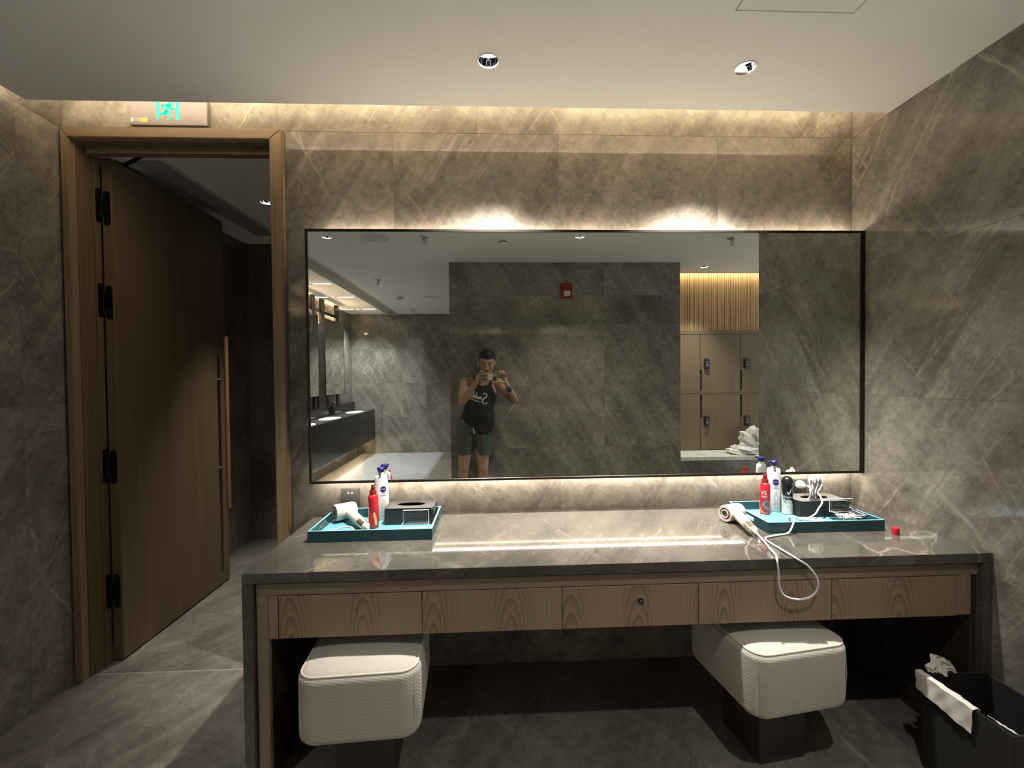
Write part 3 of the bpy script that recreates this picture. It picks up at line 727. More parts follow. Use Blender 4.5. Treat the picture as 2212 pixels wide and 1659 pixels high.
# ================================================================== stools
def rounded_block(w, d, h, rv, re, seg=6, dome=0.0):
    bb = BM(); n = 10; pts = []
    for cx, cy, a0 in ((w / 2 - rv, d / 2 - rv, 0), (-w / 2 + rv, d / 2 - rv, 1), (-w / 2 + rv, -d / 2 + rv, 2), (w / 2 - rv, -d / 2 + rv, 3)):
        for i in range(n + 1):
            a = PI / 2 * (a0 + i / n); pts.append((cx, cy, math.cos(a), math.sin(a)))
    rings = []
    prof = [(re - re * math.cos(PI / 2 * i / seg), re * math.sin(PI / 2 * i / seg)) for i in range(seg + 1)]
    zs = [(re * (1 - math.sin(PI / 2 * i / seg)), re * (1 - math.cos(PI / 2 * i / seg))) for i in range(seg + 1)]   # (height, inset) bottom edge from flat to side
    low = [(re * (1 - math.cos(PI / 2 * i / seg)), re * (1 - math.sin(PI / 2 * i / seg))) for i in range(seg + 1)]
    levels = [(z, ins) for z, ins in low] + [(h - z, ins) for z, ins in reversed(low)]
    def ring(z, ins, bulge=0.0): return [bb.verts.new((cx + ca * (rv - ins + bulge), cy + sa * (rv - ins + bulge), z)) for cx, cy, ca, sa in pts]
    for z, ins in levels:
        t_ = z / h; rings.append(ring(z, ins, 0.006 * math.sin(PI * t_)))
    for a, b_ in zip(rings, rings[1:]):
        m = len(a)
        for i in range(m): bb.faces.new((a[i], a[(i + 1) % m], b_[(i + 1) % m], b_[i]))
    bb.faces.new(rings[0][::-1])
    top = rings[-1]; k_ = 5                                          # domed top
    prev = top
    for s in range(1, k_):
        f = 1 - s / k_; zz = h + dome * (1 - f * f)
        cur = [bb.verts.new((v.co.x * f, v.co.y * f, zz)) for v in top]
        m = len(cur)
        for i in range(m): bb.faces.new((prev[i], prev[(i + 1) % m], cur[(i + 1) % m], cur[i]))
        prev = cur
    c = bb.verts.new((0, 0, h + dome)); m = len(prev)
    for i in range(m): bb.faces.new((prev[i], prev[(i + 1) % m], c))
    return bb, pts
def stool(x, y, rz, lab):
    t = thing('upholstered_stool', lab, 'stool', (x, y, 0), rz, 'stools under the counter')
    w, d, h, rv, re, z0 = 0.385, 0.40, 0.232, 0.062, 0.030, 0.236
    bb, pts = rounded_block(w, d, h, rv, re, 6, 0.012)
    for v in bb.verts: v.co.z += z0
    cu = obj('cushion', bb, 'fabric', t, smooth=True)
    bb = BM(); tube(bb, [(cx + ca * (rv + 0.0005 - 0.0085), cy + sa * (rv - 0.008), z0 + h - 0.0082) for cx, cy, ca, sa in pts], 0.0035, 8, True)
    obj('piping', bb, 'piping', cu, smooth=True)
    for sx in (-1, 1):
        bb = BM(); tube(bb, [(sx * (w / 2 - rv * 0.293 + 0.0004), -(d / 2 - rv * 0.293 + 0.0004), z0 + 0.02), (sx * (w / 2 - rv * 0.293 + 0.0040), -(d / 2 - rv * 0.293 + 0.0040), z0 + h / 2), (sx * (w / 2 - rv * 0.293 + 0.0004), -(d / 2 - rv * 0.293 + 0.0004), z0 + h - 0.02)], 0.0016, 6); obj('seam', bb, 'piping', cu, smooth=True)
    bxo('pedestal', 'dark_wood', t, -0.095, 0.095, -0.10, 0.10, 0.0, 0.237, 0.003, 1, world=False)
    return t
stool(-0.452, -0.455, math.radians(3.0), 'cream woven stool pushed under the left drawers beside the slab leg')
stool(1.014, -0.417, math.radians(8.5), 'cream woven stool below the hanging white cord, turned slightly')

# ================================================================== waste bin
bx0, bx1, by0, by1, bz = 1.508, 1.738, -0.835, -0.560, 0.330
t = thing('waste_bin', 'black open waste bin with a white liner over its rim beside the wall', 'waste bin', ((bx0 + bx1) / 2, (by0 + by1) / 2, 0), 0)
bb = BM(); tk = 0.006
for q in ((bx0, bx0 + tk, by0, by1), (bx1 - tk, bx1, by0, by1), (bx0 + tk, bx1 - tk, by0, by0 + tk), (bx0 + tk, bx1 - tk, by1 - tk, by1)): box(bb, q[0], q[1], q[2], q[3], 0, bz, 0.001, 1)
box(bb, bx0 + tk, bx1 - tk, by0 + tk, by1 - tk, 0, 0.01)
obj('body', bb, 'black_matte', t, world=True)
def sheet(fn, nu, nv, th=0.0):
    bb = BM(); g = [[bb.verts.new(fn(i / nu, j / nv)) for j in range(nv + 1)] for i in range(nu + 1)]
    for i in range(nu):
        for j in range(nv): bb.faces.new((g[i][j], g[i + 1][j], g[i + 1][j + 1], g[i][j + 1]))
    if th:
        bmesh.ops.recalc_face_normals(bb, faces=bb.faces)
        bmesh.ops.solidify(bb, geom=bb.faces[:], thickness=th)
    return bb
def wob(a, b_, s=1.0): return s * (math.sin(a * 9.1 + b_ * 4.3) + 0.6 * math.sin(a * 17.7 - b_ * 11.9 + 1.3) + 0.4 * math.sin(a * 31 + b_ * 23 + 0.6))
def flap(u, v):                                                    # over the left rim: inside (v=0) up, over, down outside
    y = -0.735 + u * 0.19
    drop = 0.085 - 0.02 * u
    if v < 0.3: return (bx0 + 0.012 + 0.004 * abs(wob(u, v)), y, bz + 0.004 - 0.03 * (0.3 - v) / 0.3)
    if v < 0.42: return (bx0 - 0.002 + 0.012 * (0.42 - v) / 0.12, y, bz + 0.006)
    return (bx0 - 0.007 - 0.0035 * (1 + 0.5 * wob(u * 1.4, v)), y + 0.012 * (v - 0.42) * (1 - u), bz + 0.006 - drop * (v - 0.42) / 0.58)
obj('bin_liner', sheet(flap, 24, 18, 0.0012), 'liner', t, world=True, smooth=True)
def flap2(u, v):
    return (bx0 + 0.006 + v * (0.028 - 0.012 * u), -0.832 + u * 0.07, bz + 0.007 + 0.003 * wob(u, v, 0.5) - 0.012 * v)
obj('bin_liner', sheet(flap2, 10, 8, 0.0012), 'liner', t, world=True, smooth=True)
def flap3(u, v):
    a = -0.6 + 2.6 * u
    return (bx0 + 0.02 + 0.10 * u, -0.565 + 0.02 * v + 0.006 * wob(u, v), bz + 0.002 + (0.012 + 0.038 * math.sin(PI * (0.1 + 0.8 * u))) * v + 0.004 * wob(u, v))
obj('bin_liner', sheet(flap3, 14, 8, 0.0012), 'liner', t, world=True, smooth=True)

# ================================================================== things on the counter
DG = None
def text_geo(s, size, shear=0.0, bold=0.0):
    cu = bpy.data.curves.new('txt', 'FONT'); cu.body = s; cu.size = size; cu.align_x = 'CENTER'; cu.align_y = 'CENTER'; cu.shear = shear; cu.offset = bold; cu.resolution_u = 3
    o = bpy.data.objects.new('txt', cu); COL.objects.link(o)
    bpy.context.view_layer.update()
    me = o.evaluated_get(bpy.context.evaluated_depsgraph_get()).to_mesh()
    vs = [(v.co.x, v.co.y) for v in me.vertices]; fs = [tuple(p.vertices) for p in me.polygons]
    o.evaluated_get(bpy.context.evaluated_depsgraph_get()).to_mesh_clear()
    bpy.data.objects.remove(o); bpy.data.curves.remove(cu)
    return vs, fs
def grid_geo(x0, x1, fz0, fz1, n=10, m=4):
    vs = []; fs = []
    for i in range(n + 1):
        x = x0 + (x1 - x0) * i / n; a, b_ = fz0(x), fz1(x)
        for j in range(m + 1): vs.append((x, a + (b_ - a) * j / m))
    for i in range(n):
        for j in range(m):
            q = i * (m + 1) + j; fs.append((q, q + m + 1, q + m + 2, q + 1))
    return vs, fs
def ribbon_geo(pts, n=6):
    P = spline([(p[0], p[1], p[2]) for p in pts], n); vs = []; fs = []
    for i, p in enumerate(P):
        t = P[min(i + 1, len(P) - 1)] - P[max(i - 1, 0)]; t.z = 0; t.normalize()
        w = p.z / 2
        vs += [(p.x - t.y * w, p.y + t.x * w), (p.x + t.y * w, p.y - t.x * w)]
    for i in range(len(P) - 1): fs.append((2 * i, 2 * i + 1, 2 * i + 3, 2 * i + 2))
    return vs, fs
def wrap(name, geo, rx, ry, z0, mat, parent, s0=0.0, lift=0.0004):
    """geo in (s, z) laid round an upright elliptic body whose front is local -y"""
    vs, fs = geo; bb = BM(); V = []
    for s, z in vs:
        a = (s + s0) / rx; V.append(bb.verts.new(((rx + lift) * math.sin(a), -(ry + lift) * math.cos(a), z + z0)))
    for f in fs:
        try: bb.faces.new([V[i] for i in f])
        except ValueError: pass
    return obj(name, bb, mat, parent)
CAMXY = Vector((0.0, -2.05))
def facing(x, y, extra=0.0):
    d = CAMXY - Vector((x, y)); return math.atan2(d.y, d.x) + PI / 2 + extra
TRZ = 0.7575
# ---- trays
def tray(x0, x1, y0, y1, lab):
    t = thing('serving_tray', lab, 'tray', ((x0 + x1) / 2, (y0 + y1) / 2, CT), 0, 'teal trays on the counter')
    w, d, h, k_ = (x1 - x0) / 2, (y1 - y0) / 2, 0.045, 0.008
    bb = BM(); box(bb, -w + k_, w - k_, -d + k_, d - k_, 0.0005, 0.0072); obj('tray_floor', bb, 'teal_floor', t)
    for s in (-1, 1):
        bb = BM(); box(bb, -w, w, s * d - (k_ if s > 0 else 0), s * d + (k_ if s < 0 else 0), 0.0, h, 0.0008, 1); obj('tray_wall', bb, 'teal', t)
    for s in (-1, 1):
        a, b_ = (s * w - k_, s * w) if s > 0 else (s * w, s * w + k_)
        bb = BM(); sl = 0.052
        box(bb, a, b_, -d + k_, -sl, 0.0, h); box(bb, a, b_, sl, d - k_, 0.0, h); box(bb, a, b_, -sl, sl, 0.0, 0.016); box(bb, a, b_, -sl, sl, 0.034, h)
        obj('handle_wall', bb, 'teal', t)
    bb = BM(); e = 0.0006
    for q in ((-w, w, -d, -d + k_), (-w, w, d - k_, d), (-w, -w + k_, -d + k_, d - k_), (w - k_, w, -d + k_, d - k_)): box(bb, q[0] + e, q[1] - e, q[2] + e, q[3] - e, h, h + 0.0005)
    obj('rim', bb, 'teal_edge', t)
tray(-0.740, -0.251, -0.283, 0.022, 'teal lacquered tray with slot handles near the door end of the counter')
tray(1.105, 1.595, -0.312, -0.007, 'teal lacquered tray with slot handles near the right wall')

# ---- red spray bottles
def red_bottle(x, y, rz, lab, printed=True):
    t = thing('spray_bottle', lab, 'bottle', (x, y, TRZ), rz, 'red spray bottles')
    R = 0.0215
    bb = BM(); lathe(bb, [(0.0, 0.0), (0.019, 0.0), (R, 0.003), (R, 0.132), (0.0205, 0.138), (0.0165, 0.1415), (0.0, 0.1415)], 28); bd = obj('body', bb, 'red', t, smooth=True)
    bb = BM(); lathe(bb, [(0.0, 0.141), (0.0145, 0.141), (0.0140, 0.158), (0.0125, 0.160), (0.0, 0.160)], 24); obj('collar', bb, 'red_dark', t, smooth=True)
    bb = BM(); lathe(bb, [(0.0, 0.160), (0.0092, 0.160), (0.0085, 0.179), (0.0065, 0.184), (0.0, 0.1845)], 20); box(bb, -0.0022, 0.0022, -0.0105, -0.006, 0.1715, 0.1755, 0.0006, 1)
    obj('sprayer', bb, 'red_dark', t, smooth=True)
    if printed:
        wrap('lettering', text_geo('VS', 0.025), R, R, 0.098, 'white', bd, -0.006)
        for k_, (w, z) in enumerate(((0.026, 0.083), (0.022, 0.0795), (0.012, 0.076))): wrap('small_print', grid_geo(-w / 2, w / 2, lambda s: 0.0, lambda s: 0.0016, 8, 1), R, R, z, 'piping', bd, -0.004)
        wrap('teal_swoosh', ribbon_geo([(0.018, 0.060, 0.004), (0.006, 0.061, 0.008), (-0.005, 0.052, 0.009), (-0.003, 0.040, 0.009), (0.010, 0.030, 0.012), (0.022, 0.024, 0.006)]), R, R, 0.0, 'teal_print', bd, 0.0, 0.0008)
        wrap('orange_swoosh', ribbon_geo([(-0.029, 0.075, 0.002), (-0.027, 0.045, 0.005), (-0.022, 0.022, 0.006), (-0.012, 0.011, 0.006), (-0.004, 0.010, 0.003)]), R, R, 0.0, 'orange', bd, 0.0, 0.0008)
        wrap('bottom_print', grid_geo(-0.008, 0.010, lambda s: 0.0, lambda s: 0.0035, 6, 1), R, R, 0.0055, 'orange', bd)
    else:
        wrap('orange_swoosh', ribbon_geo([(0.002, 0.070, 0.010), (0.007, 0.045, 0.010), (0.012, 0.015, 0.010)]), R, R, 0.0, 'orange', bd, 0.0, 0.0009)
        wrap('small_print', grid_geo(-0.024, -0.016, lambda s: 0.0, lambda s: 0.010, 4, 1), R, R, 0.083, 'piping', bd)
red_bottle(-0.520, -0.140, facing(-0.52, -0.14), 'red spray bottle beside the hair dryer lying in its tray', False)
red_bottle(1.238, -0.078, facing(1.238, -0.078), 'red spray bottle with white letters beside the deodorant can')
# ---- white lotion bottles
def lotion(x, y, rz, lab):
    t = thing('lotion_bottle', lab, 'bottle', (x, y, TRZ), rz, 'white lotion pump bottles')
    rx, ry = 0.0325, 0.0215
    bb = BM(); lathe(bb, [(0.0, 0.0), (0.92, 0.0), (1.0, 0.004), (1.0, 0.09), (0.97, 0.145), (0.90, 0.168), (0.88, 0.186), (0.82, 0.198), (0.70, 0.202), (0.0, 0.202)], 32, Matrix.Diagonal((rx, ry, 1, 1))); bd = obj('body', bb, 'white', t, smooth=True)
    bb = BM(); lathe(bb, [(0.0, 0.202), (0.013, 0.202), (0.012, 0.214), (0.0, 0.214)], 20); obj('neck', bb, 'white', t, smooth=True)
    bb = BM(); lathe(bb, [(0.0, 0.214), (0.0125, 0.214), (0.0135, 0.222), (0.0175, 0.227), (0.0180, 0.233), (0.0155, 0.236), (0.0, 0.236)], 24); box(bb, -0.005, 0.005, -0.030, -0.012, 0.226, 0.234, 0.002, 2)
    obj('pump_head', bb, 'navy', t, smooth=True)
    rx2, ry2 = rx * 0.99, ry * 0.99
    wrap('badge', (disc_geo := ([(0, 0)] + disc_poly(0.0135, 24), [(0, 1 + i, 1 + (i + 1) % 24) for i in range(24)])), rx, ry, 0.140, 'navy', bd, 0.007, 0.0004)
    wrap('badge_lettering', text_geo('NIVEA', 0.0078), rx, ry, 0.140, 'white', bd, 0.007, 0.0007)
    for w, z, m_ in ((0.014, 0.119, 'grey_print'), (0.024, 0.111, 'grey_print'), (0.018, 0.041, 'grey_print'), (0.027, 0.036, 'pink_grey'), (0.012, 0.021, 'grey_print')):
        wrap('small_print', grid_geo(-w / 2, w / 2, lambda s: 0.0, lambda s: 0.0024, 8, 1), rx, ry, z, m_, bd, 0.008, 0.0004)
    wrap('drop_print', ribbon_geo([(0.0, 0.094, 0.0016), (-0.007, 0.075, 0.0016), (-0.009, 0.062, 0.0016), (0.0, 0.052, 0.0016), (0.009, 0.062, 0.0016), (0.007, 0.075, 0.0016), (0.0, 0.094, 0.0016)]), rx, ry, 0.0, 'grey_print', bd, 0.008, 0.0004)
lotion(-0.513, -0.030, facing(-0.513, -0.03, 0.1), 'white lotion pump bottle with navy pump behind the hair dryer in its tray')
lotion(1.300, -0.045, facing(1.30, -0.045, 0.1), 'white lotion pump bottle with navy pump behind the black deodorant can')
# ---- deodorant
t = thing('deodorant_can', 'black and silver deodorant can with domed black cap', 'can', (1.336, -0.088, TRZ), facing(1.336, -0.088))
R = 0.0225
bb = BM(); lathe(bb, [(0.0, 0.0), (0.021, 0.0), (R, 0.002), (R, 0.138), (0.0, 0.138)], 28); bd = obj('body', bb, 'black', t, smooth=True)
bb = BM(); lathe(bb, [(0.0, 0.138), (0.0215, 0.138), (0.0245, 0.145), (0.0248, 0.152), (0.0225, 0.160), (0.017, 0.167), (0.009, 0.171), (0.0, 0.172)], 28); box(bb, -0.009, 0.009, -0.030, -0.018, 0.142, 0.153, 0.003, 2); obj('cap', bb, 'black', t, smooth=True)
wrap('silver_label', grid_geo(-0.0335, 0.030, lambda s: 0.002, lambda s: 0.050 + (0.082 * ((-s - 0.004) / 0.03) ** 1.6 if s < -0.004 else 0.002), 24, 4), R, R, 0.0, 'silver_label', bd)
wrap('green_label', grid_geo(-0.026, 0.022, lambda s: 0.050 + (0.055 * ((-s) / 0.026) ** 1.5 if s < 0 else 0.0), lambda s: 0.061 + (0.045 * ((-s) / 0.026) ** 1.4 if s < 0 else 0.004), 20, 3), R, R, 0.0, 'pale_green', bd, 0.0, 0.0005)
wrap('brand_lettering', text_geo('Rexona', 0.0125), R, R, 0.081, 'white', bd, 0.004, 0.0005)
wrap('tick_mark', ribbon_geo([(0.0, 0.104, 0.002), (0.004, 0.098, 0.004), (0.0065, 0.0935, 0.0035)]), R, R, 0.0, 'white', bd, 0.0, 0.0005)
wrap('tick_mark', ribbon_geo([(0.0065, 0.0935, 0.003), (0.011, 0.104, 0.004), (0.017, 0.120, 0.0012)]), R, R, 0.0, 'white', bd, 0.0, 0.0005)
wrap('small_print', grid_geo(-0.002, 0.014, lambda s: 0.0, lambda s: 0.003, 6, 1), R, R, 0.066, 'white', bd, 0.0, 0.0008)
wrap('small_print', grid_geo(0.0, 0.012, lambda s: 0.0, lambda s: 0.003, 6, 1), R, R, 0.036, 'grey_print', bd, 0.0, 0.0008)

def lerp_tab(tab, x):
    for (a, va), (c, vc) in zip(tab, tab[1:]):
        if x <= c: return va + (vc - va) * max(0, (x - a) / (c - a))
    return tab[-1][1]
# ---- tissue boxes
def tissue_box(x0, x1, y0, y1, lab):
    t = thing('tissue_box', lab, 'tissue box', ((x0 + x1) / 2, (y0 + y1) / 2, TRZ), 0, 'black tissue boxes')
    w, d, h = (x1 - x0) / 2, (y1 - y0) / 2, 0.068
    bb = BM(); k_ = 0.004
    for q in ((-w, w, -d, -d + k_), (-w, w, d - k_, d), (-w, -w + k_, -d + k_, d - k_), (w - k_, w, -d + k_, d - k_)): box(bb, q[0], q[1], q[2], q[3], 0, h, 0.001, 1)
    obj('side_panel', bb, 'leather', t)
    bb = BM(); seg = 32; e = (0.062, 0.026); th = 0.004                # lid with an oval opening
    for z0_, rev in ((h, False), (h + th, True)):
        pass
    rings = []
    for z in (h, h + th):
        inn = []; out = []
        for i in range(seg):
            a = 2 * PI * i / seg; c, s = math.cos(a), math.sin(a); m = max(abs(c) / w, abs(s) / d)
            inn.append(bb.verts.new((e[0] * c, e[1] * s, z))); out.append(bb.verts.new((c / m, s / m, z)))
        rings.append((inn, out))
    for i in range(seg):
        j = (i + 1) % seg
        (i0, o0), (i1, o1) = rings
        bb.faces.new((i0[i], o0[i], o0[j], i0[j])); bb.faces.new((i1[i], i1[j], o1[j], o1[i])); bb.faces.new((i0[i], i0[j], i1[j], i1[i])); bb.faces.new((o0[i], o1[i], o1[j], o0[j]))
    obj('lid', bb, 'leather', t)
    bb = BM(); box(bb, -w + k_, w - k_, -d + k_, d - k_, 0.0, 0.004); obj('bottom', bb, 'black', t)
    return t
tissue_box(-0.480, -0.268, -0.115, 0.012, 'empty looking black tissue box in the tray near the door')
tissue_box(1.353, 1.578, -0.148, -0.017, 'black tissue box behind the deodorant with a tissue standing out of it')
rt = random.Random(5); JIT = {}
def tis(u, v):                                                     # folded, creased sheet drawn up out of the slot
    k_ = (round(u, 3), round(v, 3)); jx, jy, jz = JIT.setdefault(k_, (rt.uniform(-1, 1), rt.uniform(-1, 1), rt.uniform(-1, 1)))
    a = u - 0.5
    wdt = lerp_tab([(0, 0.070), (0.12, 0.048), (0.35, 0.046), (0.8, 0.056), (1.0, 0.046)], v)
    col = round(u * 8)
    x = 1.462 + 0.014 * v + a * wdt + 0.002 * jx - (0.05 * (0.25 - v) if v < 0.25 and a < -0.2 else 0)
    y = -0.082 + (0.008 if col % 2 else -0.007) * (0.4 + v) + 0.010 * math.sin(3.2 * a + 2.5 * v) + 0.0015 * jy
    z = TRZ + 0.060 + 0.110 * v + (0.010 * math.sin(col * 2.3) - 0.020 * abs(a)) * v + 0.001 * jz
    return (x, y, z)
bb = sheet(tis, 8, 8, 0.001)
t = thing('tissue_sheet', 'crumpled white tissue standing up from the black tissue box', 'tissue', (1.465, -0.085, TRZ + 0.03), 0)
obj('sheet', bb, 'tissue', t, world=True)

# ---- clear swab boxes
def swab_box(x0, x1, y0, y1, lab):
    t = thing('swab_box', lab, 'box', ((x0 + x1) / 2, (y0 + y1) / 2, TRZ), 0, 'clear swab boxes')
    w, d, h, k_ = (x1 - x0) / 2, (y1 - y0) / 2, 0.034, 0.0025
    bb = BM()
    box(bb, -w, w, -d, d, 0.0002, k_)
    for q in ((-w, w, -d, -d + k_), (-w, w, d - k_, d), (-w, -w + k_, -d + k_, d - k_), (w - k_, w, -d + k_, d - k_)): box(bb, q[0], q[1], q[2], q[3], k_, h)
    obj('base', bb, 'acrylic', t)
    bb = BM(); hl_ = 0.056
    box(bb, -w, w, d + 0.001, d + 0.001 + k_, h * 0.85, h * 0.85 + hl_)
    for q in ((-w, -w + k_), (w - k_, w)): box(bb, q[0], q[1], d + 0.001 - 0.008, d + 0.001, h * 0.85 + 0.02, h * 0.85 + hl_)
    box(bb, -w, w, d + 0.001 - 0.008, d + 0.001, h * 0.85 + hl_ - k_, h * 0.85 + hl_)
    obj('lid', bb, 'acrylic', t)
    bb = BM(); e = 0.0014; z0, z1 = h * 0.85, h * 0.85 + hl_
    for p, q in (((-w, d, z0), (-w, d, z1)), ((w, d, z0), (w, d, z1)), ((-w, d, z1), (w, d, z1)), ((-w, d, z0), (w, d, z0)), ((-w, -d, h), (w, -d, h)), ((-w, -d, h), (-w, d, h)), ((w, -d, h), (w, d, h))): tube(bb, [p, q], e, 6)
    obj('edge_glint', bb, 'acrylic_glint', t)  # thin pale tubes painting the bright glint along the acrylic edges
    return t
swab_box(-0.384, -0.278, -0.262, -0.188, 'clear acrylic swab box with raised lid before the empty looking tissue box')
swab_box(1.475, 1.580, -0.238, -0.166, 'clear acrylic swab box with raised lid at the right end of the other tray')
def swab_mesh():
    bb = BM(); tube(bb, [(-0.033, 0, 0), (0.033, 0, 0)], 0.0012, 6)
    for s_ in (-1, 1): ball(bb, (s_ * 0.032, 0, 0), (0.0068, 0.0026, 0.0026), 1)
    finish(bb, True)
    me = bpy.data.meshes.new('cotton_swab'); bb.to_mesh(me); bb.free(); me.materials.append(M['cotton']); return me
SW = swab_mesh(); rs = random.Random(3)
for cx, cy, n, lab, grp in ((-0.331, -0.225, 12, 'white cotton swab lying in the clear box of the tray near the door', 'swabs in the box near the door'), (1.5275, -0.202, 18, 'white cotton swab lying in the clear box of the tray near the right wall', 'swabs in the box near the right wall')):
    for i in range(n):
        o = bpy.data.objects.new('cotton_swab', SW); COL.objects.link(o)
        o.rotation_euler = (rs.uniform(0, 6), rs.uniform(-0.06, 0.06), rs.choice((0, PI)) + rs.uniform(-0.42, 0.42))
        o.location = (cx + rs.uniform(-0.010, 0.010), cy + rs.uniform(-0.018, 0.018), TRZ + 0.0145 + 0.0052 * (i // 6) + rs.uniform(0, 0.001))
        tag(o, lab, 'cotton swab', grp); WL[o.name] = Vector(o.location)

# ---- hair dryers
def dryer(nose, rear, hend, lab, R=0.036):
    nose, rear, hend = Vector(nose), Vector(rear), Vector(hend); c = nose.lerp(rear, 0.62)
    t = thing('hair_dryer', lab, 'hair dryer', tuple(c), 0, 'ivory hair dryers')
    L = (rear - nose).length; m4 = aim(nose - c, rear - nose)
    bb = BM(); lathe(bb, [(0.024, 0.004), (0.026, 0.0), (R * 0.93, 0.0), (R, 0.006), (R, L - 0.012), (R * 0.9, L - 0.003), (R * 0.6, L), (0.0, L)], 32, m4)
    d = (hend - c).normalized(); hl_ = (hend - c).length; h4 = aim((0, 0, 0), d)
    bar = obj('barrel', bb, 'dryer', t, smooth=True)
    bb = BM(); lathe(bb, [(0.0, 0.010), (0.012, 0.008), (0.013, 0.003), (0.017, 0.003), (0.018, 0.009), (0.025, 0.010), (0.0, 0.012)], 28, m4); obj('outlet_grille', bb, 'dryer_dark', t, smooth=True)
    bb = BM(); lathe(bb, [(0.014, 0.0025), (0.0145, -0.001), (0.0185, -0.001), (0.019, 0.0025)], 28, m4); obj('outlet_ring', bb, 'dryer', t, smooth=True)
    bb = BM(); lathe(bb, [(0.0, 0.0), (0.0225, 0.0), (0.0225, 0.02), (0.0205, hl_ * 0.72), (0.0, hl_ * 0.72)], 28, h4); obj('handle', bb, 'dryer', t, smooth=True)
    bb = BM(); lathe(bb, [(0.0, hl_ * 0.72), (0.0204, hl_ * 0.72), (0.0195, hl_ * 0.965), (0.0, hl_ * 0.965)], 28, h4); obj('gold_collar', bb, 'gold', t, smooth=True)
    bb = BM(); lathe(bb, [(0.0, hl_ * 0.96), (0.0175, hl_ * 0.965), (0.0160, hl_ * 0.99), (0.009, hl_ + 0.001), (0.007, hl_ + 0.004), (0.005, hl_ + 0.022), (0.0, hl_ + 0.022)], 24, h4); obj('end_cap', bb, 'dryer', t, smooth=True)
    return t, hend + d * 0.02
t, e = dryer((-0.712, -0.065, 0.800), (-0.640, 0.000, 0.797), (-0.535, -0.195, 0.778), 'ivory hair dryer lying inside the tray near the door')
c1 = [tuple(e), (-0.522, -0.232, 0.768), (-0.545, -0.258, 0.762), (-0.600, -0.255, 0.7605), (-0.66, -0.245, 0.7605), (-0.695, -0.225, 0.7605), (-0.685, -0.200, 0.762), (-0.645, -0.188, 0.775), (-0.600, -0.200, 0.782), (-0.575, -0.225, 0.770), (-0.590, -0.252, 0.764), (-0.640, -0.262, 0.7605), (-0.705, -0.262, 0.7605), (-0.712, -0.245, 0.7605)]
bb = BM(); tube(bb, spline(c1, 8), 0.0034, 8); obj('power_cord', bb, 'cord', t, world=True, smooth=True)
t, e = dryer((1.003, -0.165, 0.7885), (1.093, -0.128, 0.7885), (1.028, -0.345, 0.7735), 'ivory hair dryer lying on the counter beside the right tray')
c2 = [tuple(e), (1.031, -0.400, 0.7565), (1.010, -0.470, 0.7550), (0.993, -0.530, 0.7555), (0.983, -0.5535, 0.745), (0.986, -0.558, 0.700), (0.987, -0.560, 0.660), (1.002, -0.562, 0.627), (1.045, -0.564, 0.612), (1.091, -0.564, 0.617), (1.121, -0.562, 0.643), (1.122, -0.560, 0.681), (1.093, -0.5565, 0.723), (1.055, -0.5530, 0.749), (1.043, -0.520, 0.7570), (1.046, -0.455, 0.7550), (1.046, -0.412, 0.7550), (1.052, -0.377, 0.7550), (1.070, -0.360, 0.755), (1.128, -0.340, 0.755), (1.175, -0.330, 0.758), (1.196, -0.325, 0.783), (1.212, -0.312, 0.803), (1.245, -0.255, 0.795), (1.285, -0.175, 0.775), (1.315, -0.150, 0.763), (1.345, -0.165, 0.762), (1.421, -0.205, 0.762), (1.428, -0.213, 0.763), (1.400, -0.196, 0.763), (1.345, -0.180, 0.762), (1.325, -0.185, 0.764), (1.345, -0.195, 0.768), (1.385, -0.195, 0.785), (1.415, -0.180, 0.808), (1.446, -0.160, 0.828), (1.476, -0.105, 0.842), (1.503, -0.020, 0.850), (1.512, 0.022, 0.853)]
bb = BM(); tube(bb, spline(c2, 8), 0.0036, 8); obj('power_cord', bb, 'cord', t, world=True, smooth=True)
bb = BM(); tube(bb, [(1.330, -0.196, 0.768), (1.405, -0.224, 0.7635)], 0.0048, 8); tube(bb, [(1.345, -0.176, 0.7655), (1.42, -0.190, 0.764)], 0.0044, 8); obj('cord_bundle', bb, 'cord', t, world=True, smooth=True)
m4 = aim((1.497, 0.0655, 0.853), (0.20, -0.97, -0.08))
bb = BM(); lathe(bb, [(0.0, 0.0), (0.019, 0.0), (0.0205, 0.008), (0.019, 0.018), (0.012, 0.030), (0.006, 0.044), (0.0, 0.046)], 24, m4); obj('plug', bb, 'white', t, world=True, smooth=True)

# ---- wall sockets
def socket(x0, x1, z0, z1, lab):
    t = thing('wall_socket', lab, 'socket', ((x0 + x1) / 2, YW, (z0 + z1) / 2), 0, 'charcoal wall sockets')
    w, h = (x1 - x0) / 2, (z1 - z0) / 2
    bb = BM(); box(bb, -w, w, -0.009, -0.0004, -h, h, 0.003, 2); obj('face_plate', bb, 'socket', t)
    bb = BM(); box(bb, -w + 0.012, w - 0.012, -0.0098, -0.0088, h - 0.010, h - 0.008); obj('trim_line', bb, 'steel', t)
    bb = BM()
    for s_ in (-1, 1): box(bb, s_ * 0.009 - 0.0045, s_ * 0.009 + 0.0045, -0.0096, -0.0088, 0.016, 0.023, 0.0005, 1)
    obj('switch_mark', bb, 'off_white', t)
    bb = BM()
    for q in ((0.0, -0.004, 0.0, 0.004), (-0.009, -0.022, -0.55, 0.006), (0.009, -0.022, 0.55, 0.006)):
        n0 = len(bb.verts); box(bb, -0.0017, 0.0017, -0.0094, -0.0086, -q[3], q[3]); bb.verts.ensure_lookup_table()
        for v in list(bb.verts)[n0:]: v.co = Matrix.Translation((q[0], 0, q[1])) @ (Matrix.Rotation(q[2], 4, 'Y') @ v.co)
    obj('socket_slot', bb, 'black', t)
socket(-0.729, -0.643, 0.790, 0.876, 'charcoal wall socket above the tray near the door')
